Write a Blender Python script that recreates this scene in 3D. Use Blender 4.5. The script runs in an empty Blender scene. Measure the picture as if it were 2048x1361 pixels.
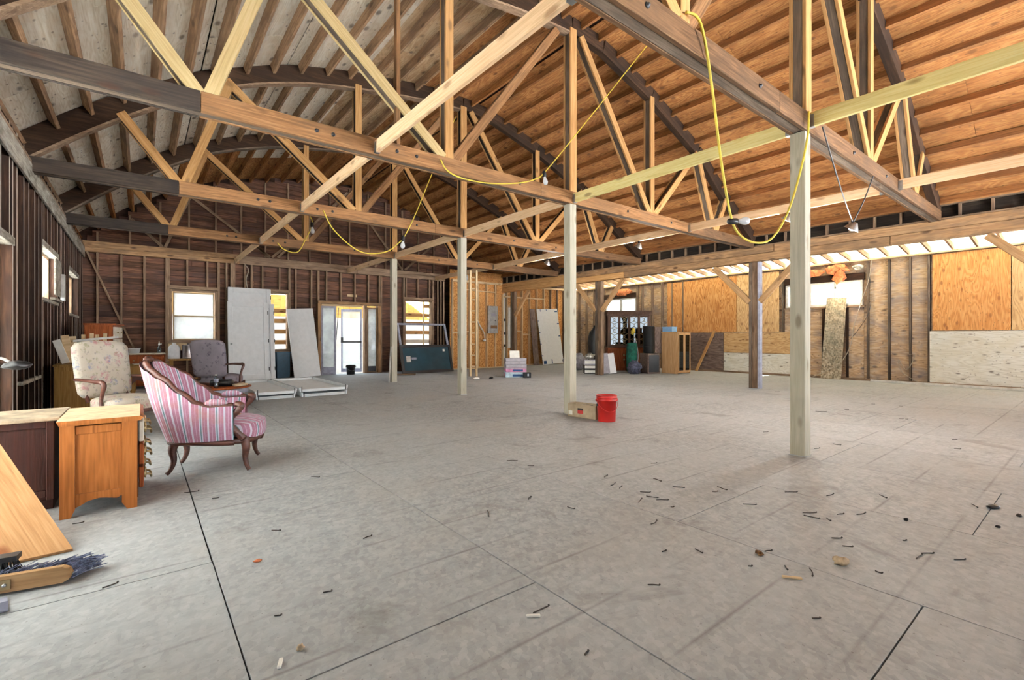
import bpy, bmesh, math, random
from mathutils import Vector, Matrix, noise as mnoise
random.seed(7)
sc = bpy.context.scene
COL = sc.collection
PI = math.pi

# ------------------------------------------------------------------ camera
cam_d = bpy.data.cameras.new('camera')
cam_d.sensor_width = 36.0
cam_d.lens = 943.0 / 2048.0 * 36.0
cam_d.shift_y = -6.0 / 2048.0
cam_d.clip_start = 0.05
cam = bpy.data.objects.new('camera', cam_d)
COL.objects.link(cam)
cam.location = (0, 0, 1.2)
cam.rotation_euler = (PI / 2, 0, -math.radians(38.2))
sc.camera = cam

# ------------------------------------------------------------------ sky and daylight
world = bpy.data.worlds.new('overcast_sky')
sc.world = world
world.use_nodes = True
bg = world.node_tree.nodes['Background']
bg.inputs['Color'].default_value = (0.82, 0.92, 1.0, 1)
bg.inputs['Strength'].default_value = 4.5
sc.view_settings.view_transform = 'Standard'
sc.view_settings.look = 'None'
sc.view_settings.gamma = 1.0
sc.view_settings.use_curve_mapping = False
sc.view_settings.exposure = 1.0
sc.cycles.max_bounces = 8
sc.cycles.diffuse_bounces = 5
sc.cycles.glossy_bounces = 3
sc.cycles.transparent_max_bounces = 8
sc.cycles.sample_clamp_indirect = 6.0
sc.cycles.caustics_reflective = False
sc.cycles.caustics_refractive = False

sun_d = bpy.data.lights.new('sun', 'SUN')
sun_d.energy = 320.0; sun_d.angle = math.radians(2.0); sun_d.color = (0.98, 0.98, 1.0)
sun = bpy.data.objects.new('sun', sun_d); COL.objects.link(sun)
sun.rotation_euler = Vector((0.0, 0.766, -0.643)).to_track_quat('-Z', 'Y').to_euler()   # high sun behind the view, along the building

def portal(loc, rot, sx, sy):
    # sky portal filling an opening in the shell: guides the sky's own light, emits nothing itself
    l = bpy.data.lights.new('sky_portal', 'AREA')
    l.shape = 'RECTANGLE'; l.size = sx; l.size_y = sy
    l.cycles.is_portal = True
    o = bpy.data.objects.new('sky_portal', l)
    o.location = loc; o.rotation_euler = rot
    COL.objects.link(o)
XI = (0, -PI / 2, 0)      # light pointing +X
XN = (0, PI / 2, 0)       # pointing -X
YN = (-PI / 2, 0, 0)      # pointing -Y
YI = (PI / 2, 0, 0)       # pointing +Y
portal((-1.40, 4.35, 1.6), XI, 2.9, 3.5)         # unseen glazed opening in the left wall, added to light the ceiling
portal((-1.40, 6.84, 1.25), XI, 1.9, 1.1)
portal((-1.40, 10.15, 2.1), XI, 0.7, 1.5)
portal((-1.40, 13.4, 2.1), XI, 0.8, 1.6)
portal((7.5, -9.7, 1.75), YI, 9.0, 3.3)         # unseen open gable end, added to let daylight in
portal((15.95, -5.0, 1.6), XN, 3.0, 8.4)         # unseen opening in the aisle wall, added to light that side
portal((15.95, 4.0, 3.62), XN, 0.4, 24.0)        # open eaves of the side aisle
portal((5.35, 15.75, 1.15), YN, 2.0, 2.3)        # far doorway

# ------------------------------------------------------------------ node helpers
def lin(c):
    return tuple((v / 12.92 if v <= 0.04045 else ((v + 0.055) / 1.055) ** 2.4) for v in (x / 255.0 for x in c)) + (1.0,)

class NT:
    def __init__(s, name, rough=0.8):
        s.m = bpy.data.materials.new(name); s.m.use_nodes = True
        s.t = s.m.node_tree; s.n = s.t.nodes
        s.b = s.n['Principled BSDF']; s.b.inputs['Roughness'].default_value = rough
        s.b.inputs['Specular IOR Level'].default_value = 0.25
    def node(s, ty, **kw):
        n = s.n.new(ty)
        for k, v in kw.items():
            if k.startswith('_'): setattr(n, k[1:], v)
            else: n.inputs[k.replace('__', ' ')].default_value = v
        return n
    def ln(s, a, b): s.t.links.new(a, b)
    def coord(s, kind='Object', rnd=True):
        tc = s.node('ShaderNodeTexCoord')
        if not rnd: return tc.outputs[kind]
        oi = s.node('ShaderNodeObjectInfo')
        mu = s.node('ShaderNodeVectorMath', _operation='SCALE'); mu.inputs[0].default_value = (71.3, 37.7, 53.9)
        s.ln(oi.outputs['Random'], mu.inputs['Scale'])
        ad = s.node('ShaderNodeVectorMath', _operation='ADD')
        s.ln(tc.outputs[kind], ad.inputs[0]); s.ln(mu.outputs[0], ad.inputs[1])
        s.rnd = oi.outputs['Random']
        return ad.outputs[0]
    def map(s, v, sc_=(1, 1, 1), rot=(0, 0, 0)):
        m = s.node('ShaderNodeMapping'); m.inputs['Scale'].default_value = sc_; m.inputs['Rotation'].default_value = rot
        s.ln(v, m.inputs['Vector']); return m.outputs[0]
    def noise(s, v, scale=5, detail=3, rough=0.55, dist=0.0):
        n = s.node('ShaderNodeTexNoise', Scale=scale, Detail=detail, Roughness=rough, Distortion=dist)
        s.ln(v, n.inputs['Vector']); return n.outputs['Fac']
    def voro(s, v, scale=5, out='Distance', feat='F1'):
        n = s.node('ShaderNodeTexVoronoi', Scale=scale, _feature=feat)
        s.ln(v, n.inputs['Vector']); return n.outputs[out]
    def ramp(s, f, stops, interp='LINEAR'):
        r = s.node('ShaderNodeValToRGB'); r.color_ramp.interpolation = interp
        e = r.color_ramp.elements
        while len(e) > 1: e.remove(e[-1])
        for i, (p, c) in enumerate(stops):
            x = e[0] if i == 0 else e.new(p)
            x.position = p; x.color = c if len(c) == 4 else lin(c)
        s.ln(f, r.inputs[0]); return r.outputs['Color']
    def mix(s, f, a, b, mode='MIX'):
        m = s.node('ShaderNodeMix', _data_type='RGBA', _blend_type=mode)
        for inp, v in ((m.inputs[0], f), (m.inputs[6], a), (m.inputs[7], b)):
            if isinstance(v, (int, float)): inp.default_value = v
            elif isinstance(v, tuple): inp.default_value = v if len(v) == 4 else lin(v)
            else: s.ln(v, inp)
        return m.outputs[2]
    def math(s, op, a, b=0.0, c=None):
        m = s.node('ShaderNodeMath', _operation=op)
        for i, v in enumerate((a, b) if c is None else (a, b, c)):
            if isinstance(v, (int, float)): m.inputs[i].default_value = v
            else: s.ln(v, m.inputs[i])
        return m.outputs[0]
    def rng(s, v, a, b, c=0.0, d=1.0):
        m = s.node('ShaderNodeMapRange'); m.inputs[1].default_value = a; m.inputs[2].default_value = b
        m.inputs[3].default_value = c; m.inputs[4].default_value = d
        s.ln(v, m.inputs[0]); return m.outputs[0]
    def bump(s, h, strength=0.3, dist=0.01):
        b = s.node('ShaderNodeBump'); b.inputs['Strength'].default_value = strength; b.inputs['Distance'].default_value = dist
        s.ln(h, b.inputs['Height']); s.ln(b.outputs[0], s.b.inputs['Normal'])
    def vary(s, c, amt=0.15):
        h = s.node('ShaderNodeHueSaturation'); s.ln(s.rng(s.rnd, 0, 1, 1 - amt, 1 + amt), h.inputs['Value'])
        s.ln(c, h.inputs['Color']); return h.outputs[0]
    def done(s, c):
        if isinstance(c, tuple): s.b.inputs['Base Color'].default_value = c if len(c) == 4 else lin(c)
        else: s.ln(c, s.b.inputs['Base Color'])
        return s.m

def wood(name, dark, mid, light, stain=None, stain_amt=0.6, knots=0.7, rings=5.0, vary=0.16, rough=0.8, grain=1.0, knotc=(50, 32, 22), st_scale=1.6, bump=0.25, spec=0.06, axis='x'):
    """timber with the grain running along the object's own X axis"""
    n = NT(name, rough); n.b.inputs['Specular IOR Level'].default_value = spec
    v = n.coord()
    if axis == 'z': v = n.map(v, (1, 1, 1), (0, PI / 2, 0))
    big = n.noise(n.map(v, (0.55, 8 * grain, 8 * grain)), 1.6, 3, 0.55, 0.6)
    ring = n.math('SINE', n.math('MULTIPLY', big, rings * 6.28))
    fac = n.math('MULTIPLY_ADD', ring, 0.12, n.math('MULTIPLY', n.noise(n.map(v, (1.1, 34 * grain, 34 * grain)), 2.0, 4, 0.65, 0.2), 1.0))
    c = n.ramp(fac, [(0.10, dark), (0.5, mid), (0.92, light)])
    if knots:
        k = n.voro(n.map(v, (2.1, 5.5, 5.5)), 1.0)
        c = n.mix(n.rng(k, 0.10, 0.20, knots, 0.0), c, knotc)
    if stain:
        s_ = n.noise(n.map(v, (0.8, 2.2, 2.2)), st_scale, 4, 0.62, 0.5)
        c = n.mix(n.rng(s_, 0.44, 0.64, 0.0, stain_amt), c, stain)
    if bump: n.bump(fac, bump, 0.004)
    return n.done(n.vary(c, vary))

def plain(name, col, rough=0.6, metal=0.0, spec=0.4, amt=0.06, scale=9.0, dirt=None, dirt_amt=0.4, bump=0.0):
    n = NT(name, rough); n.b.inputs['Metallic'].default_value = metal; n.b.inputs['Specular IOR Level'].default_value = spec
    v = n.coord()
    f = n.noise(v, scale, 4, 0.6)
    lo = tuple(max(0, x * (1 - 2.2 * amt)) for x in col); hi = tuple(min(255, x * (1 + 2.2 * amt)) for x in col)
    c = n.ramp(f, [(0.3, lo), (0.7, hi)])
    if dirt: c = n.mix(n.rng(n.noise(v, 3.1, 5, 0.65), 0.48, 0.68, 0.0, dirt_amt), c, dirt)
    if bump: n.bump(f, bump, 0.01)
    return n.done(c)

def plywood(name, dark, mid, light, knots=0.8, rings=7.0, stain=None, stain_amt=0.5, kd=(2.2, 5.0), knotc=(62, 40, 26), vary=0.1, sheen=0.15, lowfreq=0.55):
    """veneer sheet: local X is the grain direction, cathedral figure and knot plugs"""
    n = NT(name, 0.75); n.b.inputs['Specular IOR Level'].default_value = sheen
    v = n.coord()
    big = n.noise(n.map(v, (lowfreq, 3.2, 3.2)), 1.3, 2, 0.5, 0.5)
    ring = n.math('SINE', n.math('MULTIPLY', big, rings * 12.0))
    fine = n.noise(n.map(v, (2.5, 40, 40)), 2.0, 3, 0.6)
    fac = n.math('ADD', n.math('MULTIPLY', ring, 0.13), fine)
    c = n.ramp(fac, [(0.25, dark), (0.5, mid), (0.75, light)])
    wob = n.node('ShaderNodeVectorMath', _operation='ADD'); n.ln(v, wob.inputs[0])
    k = n.voro(n.map(v, (kd[0], kd[1], kd[1])), 1.0)
    c = n.mix(n.rng(k, 0.10, 0.21, knots, 0.0), c, knotc)
    k2 = n.voro(n.map(v, (kd[0] * 3.1, kd[1] * 2.6, kd[1] * 2.6)), 1.0)
    c = n.mix(n.rng(k2, 0.10, 0.20, knots * 0.8, 0.0), c, knotc)
    if stain:
        s_ = n.noise(n.map(v, (1, 1.5, 1.5)), 1.7, 5, 0.65, 0.4)
        c = n.mix(n.rng(s_, 0.45, 0.66, 0.0, stain_amt), c, stain)
    n.bump(fac, 0.12, 0.003)
    return n.done(n.vary(c, vary))

def flakes(name, cols, stretch=3.0, sc_=22.0, vary=0.08, stain=None, stain_amt=0.5):
    """oriented strand board"""
    n = NT(name, 0.8); v = n.coord()
    a = n.voro(n.map(v, (sc_, sc_ * stretch, sc_ * stretch), (0, 0, 0.5)), 1.0, 'Color')
    b = n.voro(n.map(v, (sc_ * stretch * 0.8, sc_, sc_), (0, 0, 0.9)), 1.0, 'Color')
    sa = n.node('ShaderNodeSeparateColor'); n.ln(a, sa.inputs[0])
    sb = n.node('ShaderNodeSeparateColor'); n.ln(b, sb.inputs[0])
    f = n.math('ADD', n.math('MULTIPLY', sa.outputs[0], 0.55), n.math('MULTIPLY', sb.outputs[1], 0.45))
    c = n.ramp(f, [(0.1, cols[0]), (0.45, cols[1]), (0.85, cols[2])])
    if stain: c = n.mix(n.rng(n.noise(v, 1.4, 5, 0.62, 0.4), 0.44, 0.66, 0.0, stain_amt), c, stain)
    n.bump(f, 0.25, 0.003)
    return n.done(n.vary(c, vary))

M = {}
M['truss'] = wood('truss_timber', (62, 42, 26), (102, 72, 46), (130, 97, 66), knots=0.8, stain=(74, 56, 40), stain_amt=0.5)
M['truss_deep'] = wood('deep_brown_timber', (46, 32, 21), (78, 56, 38), (104, 78, 54), knots=0.8, stain=(56, 44, 34), stain_amt=0.5)
M['truss_dark'] = wood('old_truss_timber', (24, 20, 18), (42, 35, 30), (62, 53, 45), stain=(24, 22, 22), stain_amt=0.7)
M['core'] = wood('weathered_core_timber', (58, 48, 40), (92, 79, 67), (120, 106, 92), stain=(56, 50, 46))
M['web'] = wood('web_plank', (140, 100, 60), (178, 136, 88), (202, 162, 114), knots=0.7)
M['brace'] = wood('tan_brace', (128, 96, 64), (170, 134, 94), (196, 162, 122), knots=0.7, stain=(112, 86, 62), stain_amt=0.5)
M['web_pale'] = wood('pale_web_plank', (172, 146, 98), (206, 182, 132), (226, 206, 160), knots=0.6)
M['joist'] = wood('new_joist', (196, 160, 120), (222, 188, 150), (236, 210, 178), knots=0.55, vary=0.06, knotc=(120, 80, 50))
M['joist_yellow'] = wood('yellow_pine_joist', (214, 194, 118), (236, 220, 152), (246, 236, 184), knots=0.7, vary=0.06, knotc=(120, 86, 44))
M['post'] = wood('post_timber', (162, 156, 140), (184, 179, 163), (200, 195, 180), knots=0.7, rings=4, stain=(166, 162, 136), stain_amt=0.3, vary=0.05, knotc=(90, 74, 56))
M['beam_old'] = wood('old_header_beam', (92, 68, 48), (144, 112, 80), (176, 142, 106), stain=(84, 70, 58), stain_amt=0.6, knots=0.8)
M['purlin'] = wood('purlin_timber', (84, 62, 46), (134, 106, 80), (168, 140, 112), stain=(72, 60, 52), stain_amt=0.5)
M['purlin_warm'] = wood('warm_purlin_timber', (96, 60, 34), (142, 96, 58), (172, 124, 80), stain=(88, 62, 44), stain_amt=0.45)
M['arch'] = wood('arch_timber', (26, 18, 13), (46, 32, 23), (66, 48, 35), stain=(28, 22, 19))
M['roof_pale'] = plywood('pale_roof_ply', (214, 202, 182), (235, 226, 210), (244, 238, 226), stain=(202, 178, 148), stain_amt=0.35, kd=(2.6, 4.5), knotc=(74, 58, 48))
M['roof_tan'] = plywood('tan_roof_ply', (166, 138, 104), (198, 170, 134), (216, 192, 158), stain=(158, 116, 76), stain_amt=0.5, kd=(2.8, 4.8), knotc=(70, 50, 38))
M['roof_warm'] = plywood('warm_roof_ply', (122, 78, 42), (154, 104, 60), (176, 128, 80), stain=(108, 70, 40), stain_amt=0.4, kd=(3.0, 5.0), knotc=(84, 50, 28))
M['board_dark'] = wood('dark_wall_board', (44, 31, 25), (84, 58, 45), (124, 88, 68), stain=(42, 36, 38), stain_amt=0.65, knots=0.5, vary=0.22, st_scale=0.9)
M['stud_dark'] = wood('dark_stud', (28, 19, 15), (50, 34, 26), (74, 54, 41), stain=(26, 22, 20), knots=0.5)
M['stud_edge'] = wood('plaster_edged_stud', (170, 160, 146), (212, 204, 190), (232, 226, 216), stain=(130, 116, 100), stain_amt=0.5, knots=0.3)
M['stud_grey'] = wood('grey_brown_stud', (84, 66, 52), (124, 102, 82), (158, 136, 114), stain=(78, 62, 50), knots=0.5)
M['plate_grey'] = wood('plaster_stained_plate', (112, 106, 96), (164, 158, 146), (200, 196, 186), stain=(92, 84, 72), stain_amt=0.7, st_scale=4)
M['stud_pale'] = wood('pale_stud', (172, 142, 104), (206, 180, 142), (226, 206, 174), knots=0.5, knotc=(120, 84, 54))
M['osb'] = flakes('osb_sheet', [(132, 82, 40), (186, 130, 70), (214, 164, 104)])
M['ply_orange'] = plywood('orange_wall_ply', (158, 98, 50), (196, 138, 80), (214, 164, 106), kd=(3.0, 6.0), knotc=(112, 64, 30), vary=0.05)
M['ply_tan'] = plywood('tan_wall_ply', (168, 128, 82), (198, 160, 112), (214, 182, 136), kd=(3.0, 6.0), knotc=(120, 80, 46), vary=0.08)
M['ply_white'] = plywood('whitish_wall_ply', (196, 190, 176), (220, 216, 204), (232, 229, 220), kd=(3.6, 8.0), knotc=(84, 66, 52), vary=0.05, stain=(206, 196, 170), stain_amt=0.5)
M['ply_weather'] = plywood('weathered_wall_ply', (156, 126, 96), (194, 162, 126), (212, 190, 162), kd=(2.6, 5.0), knotc=(60, 42, 32), stain=(126, 120, 124), stain_amt=0.7, vary=0.06)
M['ply_dark'] = plywood('dark_stained_ply', (78, 64, 58), (112, 94, 84), (134, 116, 104), kd=(2, 4), stain=(80, 70, 72), stain_amt=0.5)
M['osb_grey'] = flakes('mouldy_osb', [(92, 84, 70), (150, 132, 108), (196, 182, 160)], stain=(84, 88, 74), stain_amt=0.75, sc_=18)
M['white_door'] = plain('white_painted_panel', (234, 235, 236), 0.45, amt=0.01)
M['white_metal'] = plain('white_enamel', (238, 242, 244), 0.6, amt=0.015)
M['dark_metal'] = plain('dark_steel', (46, 46, 48), 0.45, 0.6)
M['steel'] = plain('galvanised_steel', (165, 168, 170), 0.38, 0.9)
M['black'] = plain('black_plastic', (18, 18, 20), 0.4, amt=0.1)
M['cord'] = plain('yellow_cord', (212, 188, 70), 0.5)
M['cord_black'] = plain('black_cord', (30, 28, 28), 0.6)
M['cord_white'] = plain('pale_cable', (160, 148, 130), 0.6)
M['red'] = plain('red_plastic', (172, 26, 22), 0.4, spec=0.5, amt=0.02)
M['card'] = plain('cardboard', (176, 158, 132), 0.85, amt=0.04, dirt=(150, 130, 104))
M['paper'] = plain('white_paper', (232, 230, 222), 0.8, amt=0.02)
M['navy'] = plain('blue_plastic', (38, 78, 128), 0.4)
M['teal_tote'] = plain('teal_tote_plastic', (26, 62, 82), 0.5)
M['green_cloth'] = plain('dark_green_cloth', (22, 82, 66), 0.85, amt=0.12)
M['insul'] = plain('orange_pink_insulation', (214, 112, 72), 0.95, amt=0.18, scale=14, bump=0.8)
M['foil'] = plain('crinkled_foil', (170, 168, 160), 0.35, 0.8, amt=0.2, scale=20)
M['grey_bag'] = plain('grey_plastic_sheet', (142, 138, 146), 0.5, amt=0.1)
M['lavender'] = plain('blue_grey_painted_frame', (150, 152, 168), 0.6, amt=0.05)
M['white_frame'] = plain('white_window_frame', (206, 204, 198), 0.5, amt=0.04, dirt=(150, 140, 120))
M['exterior_white'] = plain('pale_stucco', (214, 208, 196), 0.9, amt=0.05, scale=2)
M['exterior_yellow'] = wood('yellow_cladding', (178, 130, 62), (212, 164, 88), (228, 184, 108), knots=0.3)
M['ground'] = plain('outside_ground', (206, 208, 208), 0.95, amt=0.1)

def glass(name, col, alpha_mix=0.75, rough=0.02, dusty=0.0, dust=(225, 225, 220)):
    """window pane: clear or dusty glass, sees through with a faint reflection"""
    n = NT(name, rough)
    tr = n.node('ShaderNodeBsdfTransparent'); tr.inputs[0].default_value = lin(col)
    gl = n.node('ShaderNodeBsdfGlossy'); gl.inputs['Roughness'].default_value = 0.03; gl.inputs[0].default_value = (0.9, 0.95, 1, 1)
    mx = n.node('ShaderNodeMixShader'); mx.inputs[0].default_value = 1 - alpha_mix
    n.ln(tr.outputs[0], mx.inputs[1]); n.ln(gl.outputs[0], mx.inputs[2])
    out = mx.outputs[0]
    if dusty:
        df = n.node('ShaderNodeBsdfTranslucent'); df.inputs[0].default_value = lin(dust)
        m2 = n.node('ShaderNodeMixShader')
        n.ln(n.rng(n.noise(n.coord('Object', False), 2.5, 4, 0.6), 0.35, 0.65, dusty * 0.55, dusty), m2.inputs[0])
        n.ln(out, m2.inputs[1]); n.ln(df.outputs[0], m2.inputs[2]); out = m2.outputs[0]
    n.ln(out, n.n['Material Output'].inputs['Surface'])
    return n.m
M['pane_dusty'] = glass('dusty_window_glass', (225, 228, 230), 0.95, dusty=0.75, dust=(236, 232, 222))
M['pane_dimmed'] = glass('dimming_window_film', (150, 152, 156), 0.97, dusty=0.8, dust=(182, 182, 178))  # pane tint added to hold down the daylight seen through it
M['pane'] = glass('clear_window_glass', (230, 236, 238), 0.92, dusty=0.25)
M['pane_teal'] = plain('tinted_door_glass', (44, 72, 84), 0.12, spec=0.7, amt=0.05, scale=2)
M['pane_dark'] = glass('cabinet_glass', (120, 122, 120), 0.92)
M['clear_plastic'] = glass('clear_bottle_plastic', (200, 215, 220), 0.85)

def translucent(name, col):
    n = NT(name, 0.8); t = n.node('ShaderNodeBsdfTranslucent'); t.inputs[0].default_value = col
    n.ln(t.outputs[0], n.n['Material Output'].inputs['Surface']); return n.m
M['roof_light'] = translucent('translucent_roof_sheet', (0.26, 0.25, 0.21, 1))

def emis(name, col, st):
    n = NT(name, 0.4); n.b.inputs['Emission Color'].default_value = lin(col); n.b.inputs['Emission Strength'].default_value = st
    return n.done(col)
M['bulb_off'] = plain('frosted_bulb', (228, 232, 238), 0.3, spec=0.5, amt=0.01)
M['bulb_on'] = emis('lit_bulb', (255, 226, 170), 30.0)
M['lamp_on'] = emis('work_lamp_added_glow', (255, 250, 240), 8.0)  # bulb glow added along with the fill lights at the clamp lamps

# floor: old grey subfloor sheets, strand flakes, grime and joist-line smudges
def floor_mat():
    n = NT('grey_subfloor', 0.62); n.b.inputs['Specular IOR Level'].default_value = 0.22
    v = n.coord()
    g = n.node('ShaderNodeNewGeometry').outputs['Position']
    chip = n.node('ShaderNodeSeparateColor'); n.ln(n.voro(n.map(n.map(v, (1, 1, 1), (0, 0, 0.5)), (30, 44, 1)), 1.0, 'Color'), chip.inputs[0])
    f = n.math('ADD', n.math('MULTIPLY', chip.outputs[0], 0.22), n.math('MULTIPLY', n.noise(g, 11, 8, 0.72, 0.5), 0.78))
    c = n.ramp(f, [(0.28, (138, 142, 144)), (0.5, (160, 164, 166)), (0.72, (180, 183, 184))])
    streak = n.noise(n.map(g, (3.0, 26, 1), (0, 0, 0.12)), 1.0, 4, 0.6, 0.4)
    c = n.mix(n.rng(streak, 0.50, 0.74, 0.0, 0.40), c, (130, 130, 128))
    big = n.noise(g, 0.55, 5, 0.6, 0.3)
    c = n.mix(n.rng(big, 0.40, 0.62, 0.0, 0.5), c, (172, 176, 178))
    blot = n.noise(g, 1.7, 6, 0.68, 0.6)
    c = n.mix(n.rng(blot, 0.57, 0.70, 0.0, 0.6), c, (112, 110, 107))
    # smudged joist lines, 16 inches apart, broken up
    sep = n.node('ShaderNodeSeparateXYZ'); n.ln(g, sep.inputs[0])
    fr = n.math('ABSOLUTE', n.math('SUBTRACT', n.math('FRACT', n.math('MULTIPLY', sep.outputs[1], 1 / 0.407)), 0.5))
    ln_ = n.rng(fr, 0.0, 0.035, 1.0, 0.0)
    msk = n.rng(n.noise(n.map(g, (0.9, 1.4, 1)), 1.1, 3, 0.6), 0.44, 0.60, 0.0, 0.65)
    c = n.mix(n.math('MULTIPLY', ln_, msk), c, (106, 104, 102))
    spk = n.noise(g, 60, 2, 0.5)
    c = n.mix(n.rng(spk, 0.68, 0.74, 0.0, 0.5), c, (92, 86, 80))
    warm = n.noise(g, 0.9, 3, 0.5)
    c = n.mix(n.rng(warm, 0.5, 0.7, 0.0, 0.35), c, (166, 163, 158))
    n.bump(f, 0.15, 0.003)
    return n.done(n.vary(c, 0.04))
M['floor'] = floor_mat()
M['gap'] = plain('dark_gap', (40, 36, 33), 0.95)

# ------------------------------------------------------------------ mesh helpers
def tagit(o, label=None, cat=None, group=None, kind=None):
    if label: o['label'] = label
    if cat: o['category'] = cat
    if group: o['group'] = group
    if kind: o['kind'] = kind
    return o

def link(name, me, parent=None, loc=None, rot=None):
    o = bpy.data.objects.new(name, me); COL.objects.link(o)
    if parent is not None: o.parent = parent
    if loc is not None: o.location = loc
    if rot is not None: o.rotation_euler = rot
    return o

def thing(name, label, cat, loc=(0, 0, 0), rz=0.0, group=None):
    o = link(name, None, None, loc, (0, 0, rz)); o.empty_display_size = 0.1
    return tagit(o, label, cat, group)

_mc = {}
def box_me(sx, sy, sz, mat, ch=0.004, edge=None):
    """chamfered box centred on the origin; edge=(axis,sign,mat) gives one face another material"""
    key = (round(sx, 3), round(sy, 3), round(sz, 3), mat, ch, edge)
    if key in _mc: return _mc[key]
    h = (sx / 2, sy / 2, sz / 2); ch = min(ch, min(h) * 0.45)
    vs = []; idx = {}
    for X in (-1, 1):
        for Y in (-1, 1):
            for Z in (-1, 1):
                for a in range(3):
                    s = (X, Y, Z)
                    vs.append(tuple(s[i] * (h[i] if i == a else h[i] - ch) for i in range(3)))
                    idx[(X, Y, Z, a)] = len(vs) - 1
    fs = []; mi = []
    for a in range(3):
        b, c = (a + 1) % 3, (a + 2) % 3
        for sgn in (-1, 1):
            q = []
            for (p, r) in ((-1, -1), (1, -1), (1, 1), (-1, 1)):
                s = [0, 0, 0]; s[a] = sgn; s[b] = p; s[c] = r
                q.append(idx[tuple(s) + (a,)])
            if sgn < 0: q.reverse()
            fs.append(q); mi.append(1 if edge and edge[0] == a and edge[1] == sgn else 0)
    for a in range(3):
        b, c = (a + 1) % 3, (a + 2) % 3
        for p in (-1, 1):
            for r in (-1, 1):
                s0 = [0, 0, 0]; s1 = [0, 0, 0]
                s0[a] = -1; s1[a] = 1; s0[b] = s1[b] = p; s0[c] = s1[c] = r
                q = [idx[tuple(s0) + (b,)], idx[tuple(s1) + (b,)], idx[tuple(s1) + (c,)], idx[tuple(s0) + (c,)]]
                if p * r < 0: q.reverse()
                fs.append(q); mi.append(0)
    for X in (-1, 1):
        for Y in (-1, 1):
            for Z in (-1, 1):
                q = [idx[(X, Y, Z, a)] for a in range(3)]
                if X * Y * Z < 0: q.reverse()
                fs.append(q); mi.append(0)
    me = bpy.data.meshes.new('box'); me.from_pydata(vs, [], fs)
    me.materials.append(M[mat])
    if edge:
        me.materials.append(M[edge[2]]); me.polygons.foreach_set('material_index', mi)
    me.update()
    _mc[key] = me
    return me

def off(parent): return Vector((0, 0, 0)) if parent is None else Vector(parent.location)

def beam(name, p0, p1, w, h, mat, parent=None, up=(0, 0, 1), ch=0.004, edge=None, roll=0.0):
    """timber from p0 to p1 (world), local X along it, w across, h along 'up'. Parent must be unrotated."""
    a = Vector(p0); b = Vector(p1); d = b - a; L = d.length; x = d.normalized()
    u = Vector(up)
    if abs(x.dot(u)) > 0.995: u = Vector((0, 1, 0)) if abs(x.y) < 0.9 else Vector((1, 0, 0))
    y = u.cross(x).normalized(); z = x.cross(y)
    m = Matrix((x, y, z)).transposed().to_4x4()
    if roll: m = m @ Matrix.Rotation(roll, 4, 'X')
    o = link(name, box_me(L, w, h, mat, ch, edge), parent)
    m.translation = (a + b) / 2 - off(parent)
    o.matrix_basis = m
    return o

def block(name, x0, x1, y0, y1, z0, z1, mat, parent=None, along='x', ch=0.004, edge=None):
    """axis-aligned box in world coords, grain along an axis"""
    c = ((x0 + x1) / 2, (y0 + y1) / 2, (z0 + z1) / 2)
    if along == 'x': return beam(name, (x0, c[1], c[2]), (x1, c[1], c[2]), y1 - y0, z1 - z0, mat, parent, (0, 0, 1), ch, edge)
    if along == 'y': return beam(name, (c[0], y0, c[2]), (c[0], y1, c[2]), x1 - x0, z1 - z0, mat, parent, (0, 0, 1), ch, edge)
    return beam(name, (c[0], c[1], z0), (c[0], c[1], z1), x1 - x0, y1 - y0, mat, parent, (0, 1, 0), ch, edge)

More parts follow.
